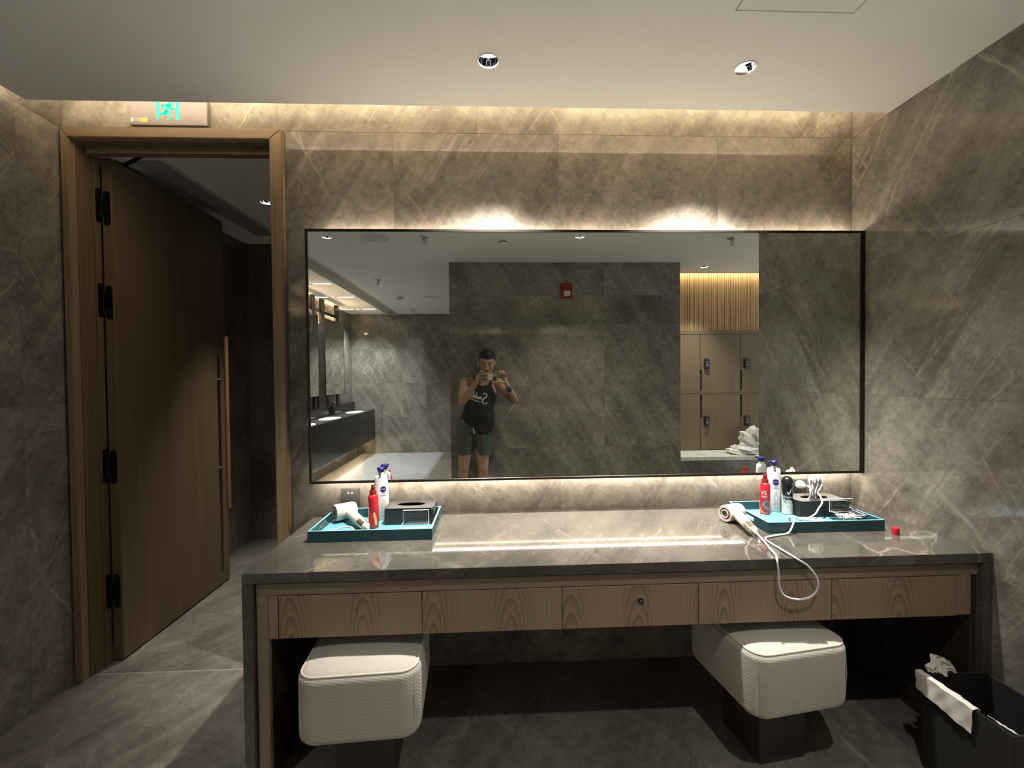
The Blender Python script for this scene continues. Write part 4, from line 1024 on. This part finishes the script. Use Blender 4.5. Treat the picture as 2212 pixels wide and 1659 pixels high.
socket(1.462, 1.548, 0.790, 0.876, 'charcoal wall socket holding the white plug')
# ---- loose red cap
bb = BM(); lathe(bb, [(0.0, 0.0), (0.0125, 0.0), (0.0130, 0.002), (0.0122, 0.026), (0.010, 0.028), (0.0, 0.0285)], 24)
tag(obj('bottle_cap', bb, 'red', None, smooth=True, loc=(1.603, -0.352, CT + 0.0002)), 'small loose red bottle cap standing on the bare counter', 'cap')

# ================================================================== seen in the mirror: alarm, lockers, bench, towel
t = thing('alarm_strobe', 'red wall alarm with a clear strobe window on the stone block', 'alarm', (0.755, -2.479, 2.268), 0)
bb = BM(); box(bb, -0.058, 0.058, 0.0004, 0.040, -0.076, 0.076, 0.005, 2); obj('housing', bb, 'alarm_red', t)
bb = BM(); box(bb, -0.034, 0.034, 0.040, 0.056, -0.062, -0.008, 0.010, 3); obj('strobe_lens', bb, 'off_white', t, smooth=True)
bb = BM(); box(bb, -0.036, 0.036, 0.040, 0.0415, 0.010, 0.016); box(bb, -0.036, 0.036, 0.040, 0.0415, 0.030, 0.033); obj('sounder_slot', bb, 'red_dark', t)
bb = BM(); lathe(bb, [(0.0, 0.0), (0.005, 0.0), (0.004, 0.002), (0.0, 0.002)], 10, Matrix.Translation((-0.046, 0.040, -0.064)) @ Matrix.Rotation(-PI / 2, 4, 'X')); obj('indicator', bb, 'off_white', t)

# slatted wood over the lockers
t = thing('slat_panel', 'vertical oak slats glowing at the top above the lockers', 'slat panel', (2.7, -3.05, 1.9), 0)
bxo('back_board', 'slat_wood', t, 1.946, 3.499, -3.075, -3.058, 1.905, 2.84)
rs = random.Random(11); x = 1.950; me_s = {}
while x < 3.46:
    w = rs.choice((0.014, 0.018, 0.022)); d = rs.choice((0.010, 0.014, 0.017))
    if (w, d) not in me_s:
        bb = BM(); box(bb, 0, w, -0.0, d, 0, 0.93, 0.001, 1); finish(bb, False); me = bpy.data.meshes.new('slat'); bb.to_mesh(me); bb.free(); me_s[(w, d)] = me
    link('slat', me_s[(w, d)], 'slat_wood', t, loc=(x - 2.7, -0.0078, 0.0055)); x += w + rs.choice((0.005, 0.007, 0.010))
t = thing('light_strip', 'warm glowing strip washing the oak slats from the ceiling gap', 'light strip', (2.7, -2.985, 2.58), 0)
bxo('strip', 'led_slat', t, 1.96, 3.48, -2.990, -2.980, 2.600, 2.608)
bxo('channel', 'steel', t, 1.96, 3.48, -2.9795, -2.9755, 2.585, 2.615)
# lockers
LF = -3.016
def locker(x0, x1, z0, z1, lab, slot_hi):
    t = thing('locker', lab, 'locker', ((x0 + x1) / 2, LF, z0), 0, 'oak lockers')
    bb = BM(); 
    for q in ((x0, x0 + 0.015, z0, z1), (x1 - 0.015, x1, z0, z1), (x0 + 0.015, x1 - 0.015, z0, z0 + 0.015), (x0 + 0.015, x1 - 0.015, z1 - 0.015, z1)): box(bb, q[0], q[1], LF - 0.50, LF - 0.022, q[2], q[3])
    box(bb, x0 + 0.015, x1 - 0.015, LF - 0.50, LF - 0.49, z0 + 0.015, z1 - 0.015); obj('body', bb, 'locker_wood', t, world=True)
    g = 0.003; bb = BM(); s0, s1 = (z0 + 0.035, z0 + 0.27) if slot_hi else (z1 - 0.27, z1 - 0.006)
    box(bb, x0 + 0.022, x1 - g, LF - 0.02, LF, z0 + g, z1 - g); box(bb, x0 + g, x0 + 0.022, LF - 0.02, LF, z0 + g, s0); box(bb, x0 + g, x0 + 0.022, LF - 0.02, LF, s1, z1 - g)
    obj('door', bb, 'locker_wood', t, world=True)
    bb = BM(); box(bb, x0 + g, x0 + 0.0215, LF - 0.02, LF - 0.015, s0, s1); obj('finger_slot', bb, 'dark_wood', t, world=True)
    lz = z0 + 0.345 if slot_hi else z1 - 0.312
    lx = x0 + 0.073
    bb = BM(); box(bb, lx - 0.030, lx + 0.030, LF + 0.0003, LF + 0.024, lz - 0.060, lz + 0.060, 0.006, 2); lk = obj('lock', bb, 'lock_black', t, world=True)
    bb = BM(); box(bb, lx - 0.006, lx + 0.006, LF + 0.024, LF + 0.026, lz + 0.008, lz + 0.020); box(bb, lx - 0.013, lx + 0.013, LF + 0.024, LF + 0.026, lz - 0.022, lz - 0.010); obj('lock_key', bb, 'lcd', lk, world=True)
for i, (x0, x1, nm) in enumerate(((1.947, 2.409, 'first column by the stone block'), (2.409, 2.889, 'middle column'), (2.889, 3.37, 'column partly hidden by the right wall'))):
    locker(x0, x1, 1.175, 1.865, 'upper oak locker with black keypad lock in the ' + nm, True)
    locker(x0, x1, 0.511, 1.160, 'lower oak locker with black keypad lock in the ' + nm, False)
bxo('plinth_rail', 'locker_wood', None, 1.947, 3.37, LF - 0.3, LF - 0.001, 1.1605, 1.1745)
tag(bpy.data.objects['plinth_rail'], 'thin oak rail between the upper and lower lockers', 'rail')
bxo('cornice_board', 'locker_wood', None, 1.947, 3.37, LF - 0.042, LF + 0.004, 1.866, 1.9045)
tag(bpy.data.objects['cornice_board'], 'oak cornice board between the lockers and the slats', 'board')
# bench
t = thing('marble_bench', 'pale topped marble bench running in front of the lockers', 'bench', (2.65, -2.81, 0), 0)
bxo('bench_top', 'bench', t, 1.947, 3.36, -3.014, -2.60, 0.470, 0.508, 0.001, 1)
bxo('front_panel', 'tile', t, 1.947, 3.36, -2.640, -2.605, 0.0, 0.4695)
# towel on the bench
tw = thing('crumpled_towel', 'crumpled white towel heaped on the marble bench', 'towel', (2.85, -2.80, 0.51), 0)
def lump(c, r, seed, name, sub=4):
    bb = BM(); vs = ball(bb, (0, 0, 0), 1.0, sub); rr = random.Random(seed); ph = [rr.uniform(0, 6) for _ in range(8)]
    for v in vs:
        n = v.co.normalized(); f = 1 + 0.14 * math.sin(6 * n.x + 4 * n.z + ph[0]) + 0.10 * math.sin(9 * n.y - 5 * n.x + ph[1]) + 0.07 * math.sin(14 * n.z + 8 * n.x + ph[2]) + 0.05 * math.sin(19 * n.x + 13 * n.y + ph[3])
        v.co = Vector((n.x * r[0] * f, n.y * r[1] * f, max(n.z * r[2] * f, -r[2] * 0.55))) 
        v.co += Vector((c[0], c[1], c[2] + r[2] * 0.55))
    return obj(name, bb, 'towel', tw, smooth=True)
lump((-0.06, 0.02, 0.0), (0.17, 0.13, 0.055), 1, 'towel_fold')
lump((0.07, -0.03, 0.02), (0.14, 0.10, 0.16), 5, 'towel_heap')
lump((0.16, 0.02, 0.0), (0.15, 0.13, 0.19), 9, 'towel_heap')

# ================================================================== basin counter
VX = -2.2
t = thing('basin_counter', 'dark stone basin counter floating over a lit plinth', 'basin counter', (-2.4, -4.3, 0.27), 0)
bxo('apron', 'black_stone', t, VX - 0.03, VX, -6.195, -2.3, 0.275, 0.810, 0.001, 1)
bxo('top_slab', 'counter', t, -2.597, VX - 0.0305, -6.195, -2.3, 0.780, 0.810, 0.001, 1)
bxo('underside', 'black_stone', t, -2.597, VX - 0.0305, -6.195, -2.3, 0.275, 0.295)
for y in (-3.5, -4.42, -5.57):
    bb = BM(); lathe(bb, [(0.0, 0.0005), (0.90, 0.0006), (0.97, 0.004), (1.0, 0.006), (1.0, 0.0), (0.0, 0.0)], 36, Matrix.Translation((-2.36, y, 0.810)) @ Matrix.Diagonal((0.13, 0.26, 1, 1))); obj('basin', bb, 'white', t, world=True, smooth=True)
bxo('backsplash', 'black_stone', t, -2.597, -2.545, -6.15, -2.3, 0.8105, 0.955, 0.001, 1)
bxo('plinth', 'tile', t, -2.597, -2.42, -6.195, -2.3, 0.0, 0.274)
bxo('plinth_light', 'led_plinth', t, -2.418, -2.408, -6.15, -2.35, 0.258, 0.266)
# soap dispenser, black with a chrome pump
t = thing('soap_dispenser', 'square black soap dispenser with a chrome pump on the basin counter', 'dispenser', (-2.53, -5.05, 0.8105), 0)
bxo('base', 'black', t, -2.575, -2.485, -5.10, -5.00, 0.8105, 0.826, 0.003, 1)
bxo('body', 'black', t, -2.565, -2.495, -5.09, -5.01, 0.826, 0.940, 0.004, 2)
bb = BM(); tube(bb, [(-2.53, -5.05, 0.940), (-2.53, -5.05, 0.985)], 0.010, 10); box(bb, -2.548, -2.498, -5.064, -5.036, 0.984, 1.010, 0.003, 1); obj('pump', bb, 'chrome', t, world=True, smooth=True)
# framed mirrors standing off the basin wall
t = thing('post_stand', 'dark metal post stand that carries the basin mirrors', 'stand', (-2.5, -4.4, 0.96), 0)
for a, b_ in ((-4.31, -4.20), (-4.66, -4.53), (-5.27, -5.14), (-3.45, -3.33)): bxo('post', 'bronze', t, -2.53, -2.50, a, b_, 2.18, CZ - 0.001)
bxo('cross_bar', 'bronze', t, -2.526, -2.506, -5.27, -2.9, 2.343, 2.391)
bxo('wide_panel', 'bronze', t, -2.53, -2.505, -4.66, -4.40, 0.9555, 2.18)
for a in (-5.20, -4.30): bxo('foot', 'bronze', t, -2.53, -2.505, a - 0.05, a + 0.04, 0.9555, 1.14)
for y0_, y1_, lab in ((-5.49, -4.665, 'tall frameless basin mirror close to the far stone wall'), (-4.395, -3.5, 'tall frameless basin mirror at the edge of the big wall mirror')):
    t = thing('basin_mirror', lab, 'mirror', (-2.49, (y0_ + y1_) / 2, 1.13), 0, 'basin mirrors')
    sp = y0_ + 0.235
    bxo('mirror_pane', 'mirror', t, -2.503, -2.497, sp + 0.002, y1_, 1.141, 2.29); bxo('mirror_pane', 'mirror', t, -2.503, -2.497, y0_ + 0.006, sp - 0.002, 1.141, 2.29)
    bb = BM(); box(bb, -2.504, -2.495, y0_, y0_ + 0.005, 1.135, 2.295); box(bb, -2.504, -2.495, y0_ + 0.005, y1_, 2.291, 2.296); obj('edge_trim', bb, 'bronze', t, world=True)
t = thing('light_strip', 'warm glowing strip above the basin mirrors washing the stone', 'light strip', (-2.545, -4.4, 2.30), 0)
for ya, yb in ((-5.44, -4.70), (-4.36, -3.52)):
    bxo('strip', 'led_basin', t, -2.566, -2.556, ya, yb, 2.272, 2.278)
    bxo('carrier', 'steel', t, -2.597, -2.550, ya, yb, 2.262, 2.271)

# ================================================================== the man who takes the picture (seen in the mirror)
man = thing('person', 'man in a black tank top and olive shorts photographing himself in the mirror', 'person', (-0.2, -2.33, 0.0), 0)
def remesh(bm, vox, smooth_it=4, name='t'):
    me = bpy.data.meshes.new(name); bm.to_mesh(me); bm.free()
    o = bpy.data.objects.new(name, me); COL.objects.link(o)
    m = o.modifiers.new('r', 'REMESH'); m.mode = 'VOXEL'; m.voxel_size = vox
    s = o.modifiers.new('s', 'SMOOTH'); s.factor = 0.5; s.iterations = smooth_it
    bpy.context.view_layer.update()
    ev = o.evaluated_get(bpy.context.evaluated_depsgraph_get())
    out = bpy.data.meshes.new_from_object(ev); bpy.data.objects.remove(o); bpy.data.meshes.remove(me)
    b = BM(); b.from_mesh(out); bpy.data.meshes.remove(out); return b
TORSO = [((-0.080, -2.318, 1.385), (0.062, 0.060, 0.05)), ((-0.118, -2.338, 1.335), (0.150, 0.080, 0.05)), ((-0.122, -2.342, 1.24), (0.160, 0.104, 0.07)),
         ((-0.145, -2.345, 1.08), (0.140, 0.095, 0.07)), ((-0.175, -2.350, 0.93), (0.155, 0.100, 0.07)), ((-0.190, -2.350, 0.86), (0.160, 0.105, 0.07))]
def chain(bm, pts, sub=2):
    for (a, ra), (b_, rb) in zip(pts, pts[1:]): hull(bm, a, ra, b_, rb, sub)
b = BM()
chain(b, TORSO)
shL, shR = (-0.283, -2.335, 1.338), (0.050, -2.335, 1.328)
elL, elR = (-0.308, -2.215, 1.150), (0.200, -2.280, 1.165)
wrL, wrR = (-0.178, -2.115, 1.322), (0.138, -2.105, 1.290)
ball(b, shL, 0.056); ball(b, shR, 0.056)
hull(b, (-0.20, -2.335, 1.345), 0.052, shL, 0.052); hull(b, (-0.03, -2.335, 1.34), 0.052, shR, 0.052)
for sh, el, wr in ((shL, elL, wrL), (shR, elR, wrR)):
    sv, ev_, wv = Vector(sh), Vector(el), Vector(wr)
    m = sv.lerp(ev_, 0.45); chain(b, [(sh, 0.052), (tuple(m), 0.050), (el, 0.039)])
    m = ev_.lerp(wv, 0.3); chain(b, [(el, 0.038), (tuple(m), 0.043), (wr, (0.026, 0.024, 0.026))])
# neck and head, face turned down to the telephone
hull(b, (-0.080, -2.320, 1.37), 0.058, (-0.066, -2.285, 1.46), 0.054)
HC = Vector((-0.062, -2.268, 1.535))
HM = Matrix.Translation(HC) @ Matrix.Rotation(math.radians(-20), 4, 'X') @ Matrix.Rotation(math.radians(4), 4, 'Y')   # +y is the face
def hp(x, y, z): return tuple(HM @ Vector((x, y, z)))
def hball(bm, c, r, sub=3):
    vs = ball(bm, (0, 0, 0), r, sub); R3 = HM.to_3x3()
    for v in vs: v.co = Vector(hp(*c)) + R3 @ v.co
hball(b, (0, -0.012, 0.030), (0.077, 0.094, 0.088)); hball(b, (0, 0.012, -0.030), (0.068, 0.080, 0.085)); hball(b, (0, 0.040, -0.088), (0.036, 0.036, 0.028))
hball(b, (0, 0.030, -0.062), (0.055, 0.052, 0.045))
hull(b, hp(0, 0.086, 0.012), 0.010, hp(0, 0.107, -0.030), 0.013); hball(b, (-0.014, 0.094, -0.034), 0.010, 2); hball(b, (0.014, 0.094, -0.034), 0.010, 2)
for s in (-1, 1):
    hull(b, hp(s * 0.012, 0.084, 0.030), 0.010, hp(s * 0.045, 0.074, 0.030), 0.010); hball(b, (s * 0.036, 0.072, -0.022), (0.024, 0.018, 0.020), 2)
    hball(b, (s * 0.033, 0.076, 0.010), (0.016, 0.010, 0.009), 2)
    hball(b, (s * 0.078, -0.008, -0.005), (0.010, 0.020, 0.033), 2)
hull(b, hp(-0.018, 0.086, -0.060), 0.008, hp(0.018, 0.086, -0.060), 0.008); hull(b, hp(-0.014, 0.084, -0.071), 0.008, hp(0.014, 0.084, -0.071), 0.008)
# hands: palm, four fingers, thumb on each side of the telephone
PHX0, PHX1, PHZ0, PHZ1, PHY = -0.122, 0.030, 1.3565, 1.4325, -2.066
def digit(pts, r0, r1):
    P = [tuple(p) for p in pts]; n = len(P)
    chain(b, [(p, r0 + (r1 - r0) * i / (n - 1)) for i, p in enumerate(P)], 1)
# left hand (at the far end of the telephone): fingers lie across its back, thumb behind
palmL = [(-0.168, -2.108, 1.338), (-0.150, -2.088, 1.385)]
hull(b, wrL, 0.024, (-0.160, -2.098, 1.352), (0.022, 0.016, 0.030)); hull(b, (-0.160, -2.098, 1.352), (0.020, 0.015, 0.028), (-0.146, -2.080, 1.398), (0.014, 0.014, 0.026))
digit([(-0.140, -2.080, 1.420), (-0.125, -2.062, 1.440), (-0.105, -2.058, 1.446), (-0.080, -2.062, 1.441)], 0.0092, 0.0074)
digit([(-0.142, -2.075, 1.402), (-0.124, -2.057, 1.412), (-0.090, -2.0545, 1.420), (-0.052, -2.0575, 1.424)], 0.0092, 0.0074)
digit([(-0.144, -2.076, 1.384), (-0.122, -2.057, 1.384), (-0.090, -2.0545, 1.385), (-0.050, -2.0575, 1.388)], 0.0092, 0.0074)
digit([(-0.146, -2.082, 1.366), (-0.120, -2.066, 1.352), (-0.085, -2.062, 1.347), (-0.048, -2.064, 1.347)], 0.0086, 0.0068)
digit([(-0.160, -2.104, 1.365), (-0.145, -2.105, 1.392), (-0.118, -2.092, 1.405), (-0.095, -2.084, 1.404)], 0.0115, 0.0090)
# right hand: index and curled fingers on the top edge, thumb below
hull(b, wrR, 0.024, (0.122, -2.094, 1.325), (0.020, 0.016, 0.026)); hull(b, (0.122, -2.094, 1.325), (0.020, 0.016, 0.026), (0.090, -2.082, 1.395), (0.022, 0.014, 0.026))
digit([(0.090, -2.078, 1.420), (0.070, -2.066, 1.443), (0.040, -2.066, 1.444), (0.008, -2.066, 1.4425)], 0.0090, 0.0070)
digit([(0.100, -2.076, 1.415), (0.085, -2.062, 1.445), (0.062, -2.056, 1.436), (0.048, -2.056, 1.420)], 0.0090, 0.0072)
digit([(0.108, -2.078, 1.405), (0.100, -2.062, 1.440), (0.080, -2.056, 1.430), (0.068, -2.056, 1.414)], 0.0088, 0.0070)
digit([(0.116, -2.080, 1.392), (0.112, -2.064, 1.424), (0.097, -2.058, 1.420), (0.086, -2.058, 1.404)], 0.0080, 0.0064)
digit([(0.118, -2.092, 1.330), (0.090, -2.078, 1.338), (0.052, -2.066, 1.3445), (0.010, -2.066, 1.3465)], 0.0125, 0.0085)
# legs and feet
for hx, hz, kx, ky, ax in ((-0.268, 0.86, -0.300, -2.270, -0.340), (-0.118, 0.85, -0.112, -2.265, -0.108)):
    chain(b, [((hx, -2.350, hz), 0.088), ((hx * 0.45 + kx * 0.55, -2.31, 0.68), 0.072), ((kx, ky, 0.50), 0.052)])
    ball(b, (kx, ky + 0.022, 0.505), 0.036)
    chain(b, [((kx, ky, 0.50), 0.050), ((kx * 0.65 + ax * 0.35, ky - 0.022, 0.36), 0.053), ((ax, -2.300, 0.12), 0.034), ((ax, -2.305, 0.06), 0.036)])
    hull(b, (ax, -2.320, 0.036), 0.034, (ax + (0.01 if ax > -0.2 else -0.02), -2.16, 0.022), (0.040, 0.03, 0.020)); ball(b, (ax, -2.335, 0.034), 0.033)
b = remesh(b, 0.0052, 3)
for v in b.verts: v.co.z = max(v.co.z, 0.0015)
body = obj('body', b, 'skin', man, world=True, smooth=True)
# hair: skull cap cut along the hairline
b = BM(); hball(b, (0, -0.013, 0.034), (0.0815, 0.099, 0.096), 4); hball(b, (0, 0.012, 0.090), (0.066, 0.074, 0.048), 3); b = remesh(b, 0.0055, 2)
Hi = HM.inverted()
kill = []
for v in b.verts:
    p = Hi @ v.co
    lim = 0.058 if p.y > 0.02 else (0.058 - (0.02 - p.y) * 1.6)
    if abs(p.x) > 0.055 and p.y > -0.03: lim = min(lim, 0.028 if p.y < 0.035 else 0.05)
    if p.z < max(lim, -0.055): kill.append(v)
bmesh.ops.delete(b, geom=kill, context='VERTS'); obj('hair', b, 'hair', man, world=True, smooth=True)
for s in (-1, 1):
    b = BM(); tube(b, spline([hp(s * 0.014, 0.0945, 0.036), hp(s * 0.030, 0.092, 0.042), hp(s * 0.047, 0.081, 0.038)], 5), [0.0022] * 4 + [0.0030] * 3 + [0.0022] * 3 + [0.0012], 6); obj('eyebrow', b, 'brow', man, world=True, smooth=True)
    b = BM(); tube(b, spline([hp(s * 0.020, 0.0865, 0.0075), hp(s * 0.033, 0.0875, 0.0045), hp(s * 0.046, 0.081, 0.008)], 5), 0.0019, 6); obj('eyelid_line', b, 'brow', man, world=True, smooth=True)
b = BM(); tube(b, [hp(-0.022, 0.0935, -0.0655), hp(0.0, 0.0965, -0.0655), hp(0.022, 0.0935, -0.0655)], 0.0022, 6); obj('mouth', b, 'lip', man, world=True, smooth=True)
b = BM(); ball(b, hp(-0.086, 0.004, -0.016), (0.008, 0.009, 0.009)); tube(b, [hp(-0.086, 0.008, -0.016), hp(-0.083, 0.016, -0.044)], 0.0038, 8); tag(obj('earbud', b, 'white', None, smooth=True), 'white earbud in the ear of the man in the mirror', 'earbud')
# tank top
b = BM()
TT_ = [(c, tuple(k + 0.010 for k in r)) for c, r in TORSO[1:4]] + [((-0.165, -2.335, 0.98), (0.180, 0.118, 0.06)), ((-0.125, -2.335, 0.86), (0.130, 0.125, 0.05))]
chain(b, [((-0.112, -2.335, 1.375), (0.125, 0.066, 0.03))] + TT_); b = remesh(b, 0.007, 3)
HEM = [(-0.40, 1.03), (-0.344, 0.998), (-0.25, 0.935), (-0.113, 0.814), (-0.06, 0.835), (-0.005, 0.888), (0.10, 0.92)]
def lerp_tab(tab, x):
    for (a, va), (c, vc) in zip(tab, tab[1:]):
        if x <= c: return va + (vc - va) * max(0, (x - a) / (c - a))
    return tab[-1][1]
kill = []
for v in b.verts:
    x, y, z = v.co
    k_ = False
    if z < lerp_tab(HEM, x): k_ = True
    cx = -0.105
    if z > 1.16:                                                   # armholes and neckline
        hw = 0.162 - 0.32 * max(0, z - 1.16) ** 0.9 * 1.3
        if abs(x - cx) > max(hw, 0.092): k_ = True
    if abs(x - cx) < 0.070 and z > (1.312 if y > -2.335 else 1.355) + (x - cx) ** 2 * 7: k_ = True
    if k_: kill.append(v)
bmesh.ops.delete(b, geom=kill, context='VERTS')
bmesh.ops.recalc_face_normals(b, faces=b.faces); bmesh.ops.solidify(b, geom=b.faces[:], thickness=0.0025)
tank = obj('tank_top', b, 'tank', man, world=True, smooth=True)
# lettering across the chest
bt = BM(); bt.from_mesh(tank.data); off = WL[tank.name]; tree = BVHTree.FromBMesh(bt)
def on_chest(geo, name, mat, cx, cz, rot, sc=1.0):
    vs, fs = geo; bb = BM(); V = []; c, s = math.cos(rot), math.sin(rot)
    for x, y in vs:
        X = cx - (x * c - y * s) * sc; Z = cz + (x * s + y * c) * sc
        h = tree.ray_cast(Vector((X, -1.9, Z)) - off, Vector((0, -1, 0)))
        Y = (h[0] + off).y if h[0] is not None else -2.232
        V.append(bb.verts.new((X, Y + 0.002, Z)))
    for f in fs:
        try: bb.faces.new([V[i] for i in f])
        except ValueError: pass
    return obj(name, bb, mat, tank, world=True)
def strokes(name, lines):
    vs = []; fs = []
    for pts in lines:
        a, f = ribbon_geo(pts, 7); n0 = len(vs); vs += a; fs += [tuple(i + n0 for i in q) for q in f]
    on_chest((vs, fs), name, 'print_white', -0.082, 1.175, math.radians(14))
w = 0.009
strokes('shirt_lettering', [
    [(0.030, 0.040, w), (0.026, 0.052, w), (0.012, 0.056, w), (-0.004, 0.046, w * 1.2), (-0.004, 0.028, w * 1.2), (0.012, 0.008, w * 1.3), (0.022, -0.014, w * 1.3), (0.012, -0.036, w), (-0.008, -0.042, w), (-0.022, -0.032, w), (-0.020, -0.018, w * 0.8)],
    [(0.036, 0.018, w * 0.7), (0.040, -0.012, w)], [(0.040, -0.010, w * 0.6), (0.047, 0.014, w * 0.8), (0.054, 0.010, w), (0.058, -0.012, w)],
    [(0.066, 0.016, w), (0.067, -0.004, w), (0.075, -0.010, w * 0.8), (0.082, 0.014, w), (0.086, -0.008, w)],
    [(0.094, 0.052, w), (0.097, -0.006, w), (0.106, -0.008, w * 0.8), (0.112, 0.006, w), (0.104, 0.014, w * 0.7), (0.098, 0.008, w * 0.6)],
    [(0.119, 0.052, w), (0.122, -0.004, w), (0.132, -0.006, w * 0.8), (0.138, 0.010, w), (0.128, 0.016, w * 0.7), (0.123, 0.010, w * 0.6)],
    [(0.022, -0.032, w * 0.4), (0.070, -0.034, w * 0.9), (0.120, -0.030, w * 0.9), (0.155, -0.022, w * 0.4)]])
# shorts
b = BM()
hull(b, (-0.180, -2.345, 0.94), (0.160, 0.106, 0.03), (-0.190, -2.345, 0.86), (0.172, 0.118, 0.05))
for tx, bx in ((-0.262, -0.298), (-0.118, -0.098)):
    hull(b, (tx, -2.345, 0.86), (0.098, 0.116, 0.05), (bx, -2.320, 0.60), (0.079, 0.098, 0.03))
b = remesh(b, 0.008, 3)
bmesh.ops.bisect_plane(b, geom=b.verts[:] + b.edges[:] + b.faces[:], plane_co=(0, 0, 0.628), plane_no=(0.05, 0, 1), clear_inner=True)
bmesh.ops.bisect_plane(b, geom=b.verts[:] + b.edges[:] + b.faces[:], plane_co=(0, 0, 0.962), plane_no=(0, 0, 1), clear_outer=True)
bmesh.ops.recalc_face_normals(b, faces=b.faces); bmesh.ops.solidify(b, geom=b.faces[:], thickness=0.003)
sh = obj('shorts', b, 'shorts', man, world=True, smooth=True)
b = BM(); tube(b, spline([(-0.205, -2.226, 0.905), (-0.196, -2.221, 0.880), (-0.190, -2.219, 0.850)], 5), 0.0045, 6); obj('drawstring', b, 'print_white', sh, world=True, smooth=True)
# watch
wd = (Vector(wrR) - Vector(elR)).normalized(); wc = Vector(wrR) - wd * 0.020
t = thing('wrist_watch', 'dark blue wrist watch on the raised wrist of the man in the mirror', 'watch', tuple(wc), 0)
m4 = aim((0, 0, 0), wd)
b = BM(); lathe(b, [(0.0290, -0.011), (0.0318, -0.010), (0.0318, 0.010), (0.0290, 0.011)], 28, m4); obj('strap', b, 'watch', t, smooth=True)
b = BM(); lathe(b, [(0.0, 0.0), (0.019, 0.0), (0.0195, 0.006), (0.016, 0.010), (0.0, 0.010)], 24, aim(Vector((0.0, 0.030, 0.006)), (0.05, 1, 0.1))); obj('case', b, 'watch', t, smooth=True)
# telephone held level in front of the face
t = thing('mobile_phone', 'mobile phone in a taupe case held level by the man in the mirror', 'phone', ((PHX0 + PHX1) / 2, PHY, (PHZ0 + PHZ1) / 2), 0)
bb = BM(); box(bb, PHX0, PHX1, PHY - 0.004, PHY + 0.004, PHZ0, PHZ1, 0.003, 3); obj('case', bb, 'phone', t, world=True, smooth=True)
bb = BM(); box(bb, PHX0 + 0.004, PHX1 - 0.004, PHY - 0.0050, PHY - 0.0042, PHZ0 + 0.004, PHZ1 - 0.004); obj('screen', bb, 'black', t, world=True)
bb = BM(); box(bb, -0.058, -0.008, PHY + 0.0041, PHY + 0.0052, PHZ0 + 0.008, PHZ1 - 0.008, 0.0004, 1); obj('back_panel', bb, 'phone_label', t, world=True)
bb = BM(); box(bb, -0.006, 0.026, PHY + 0.0041, PHY + 0.0062, PHZ0 + 0.004, PHZ0 + 0.046, 0.0008, 2); cb = obj('camera_bump', bb, 'phone', t, world=True, smooth=True)
for lx, lz in ((0.018, PHZ0 + 0.014), (0.018, PHZ0 + 0.034), (0.003, PHZ0 + 0.024)):
    bb = BM(); lathe(bb, [(0.0, 0.0), (0.0072, 0.0), (0.0066, 0.0022), (0.0, 0.0022)], 16, Matrix.Translation((lx, PHY + 0.0062, lz)) @ Matrix.Rotation(-PI / 2, 4, 'X')); obj('lens', bb, 'black', cb, world=True, smooth=True)
bt.free()
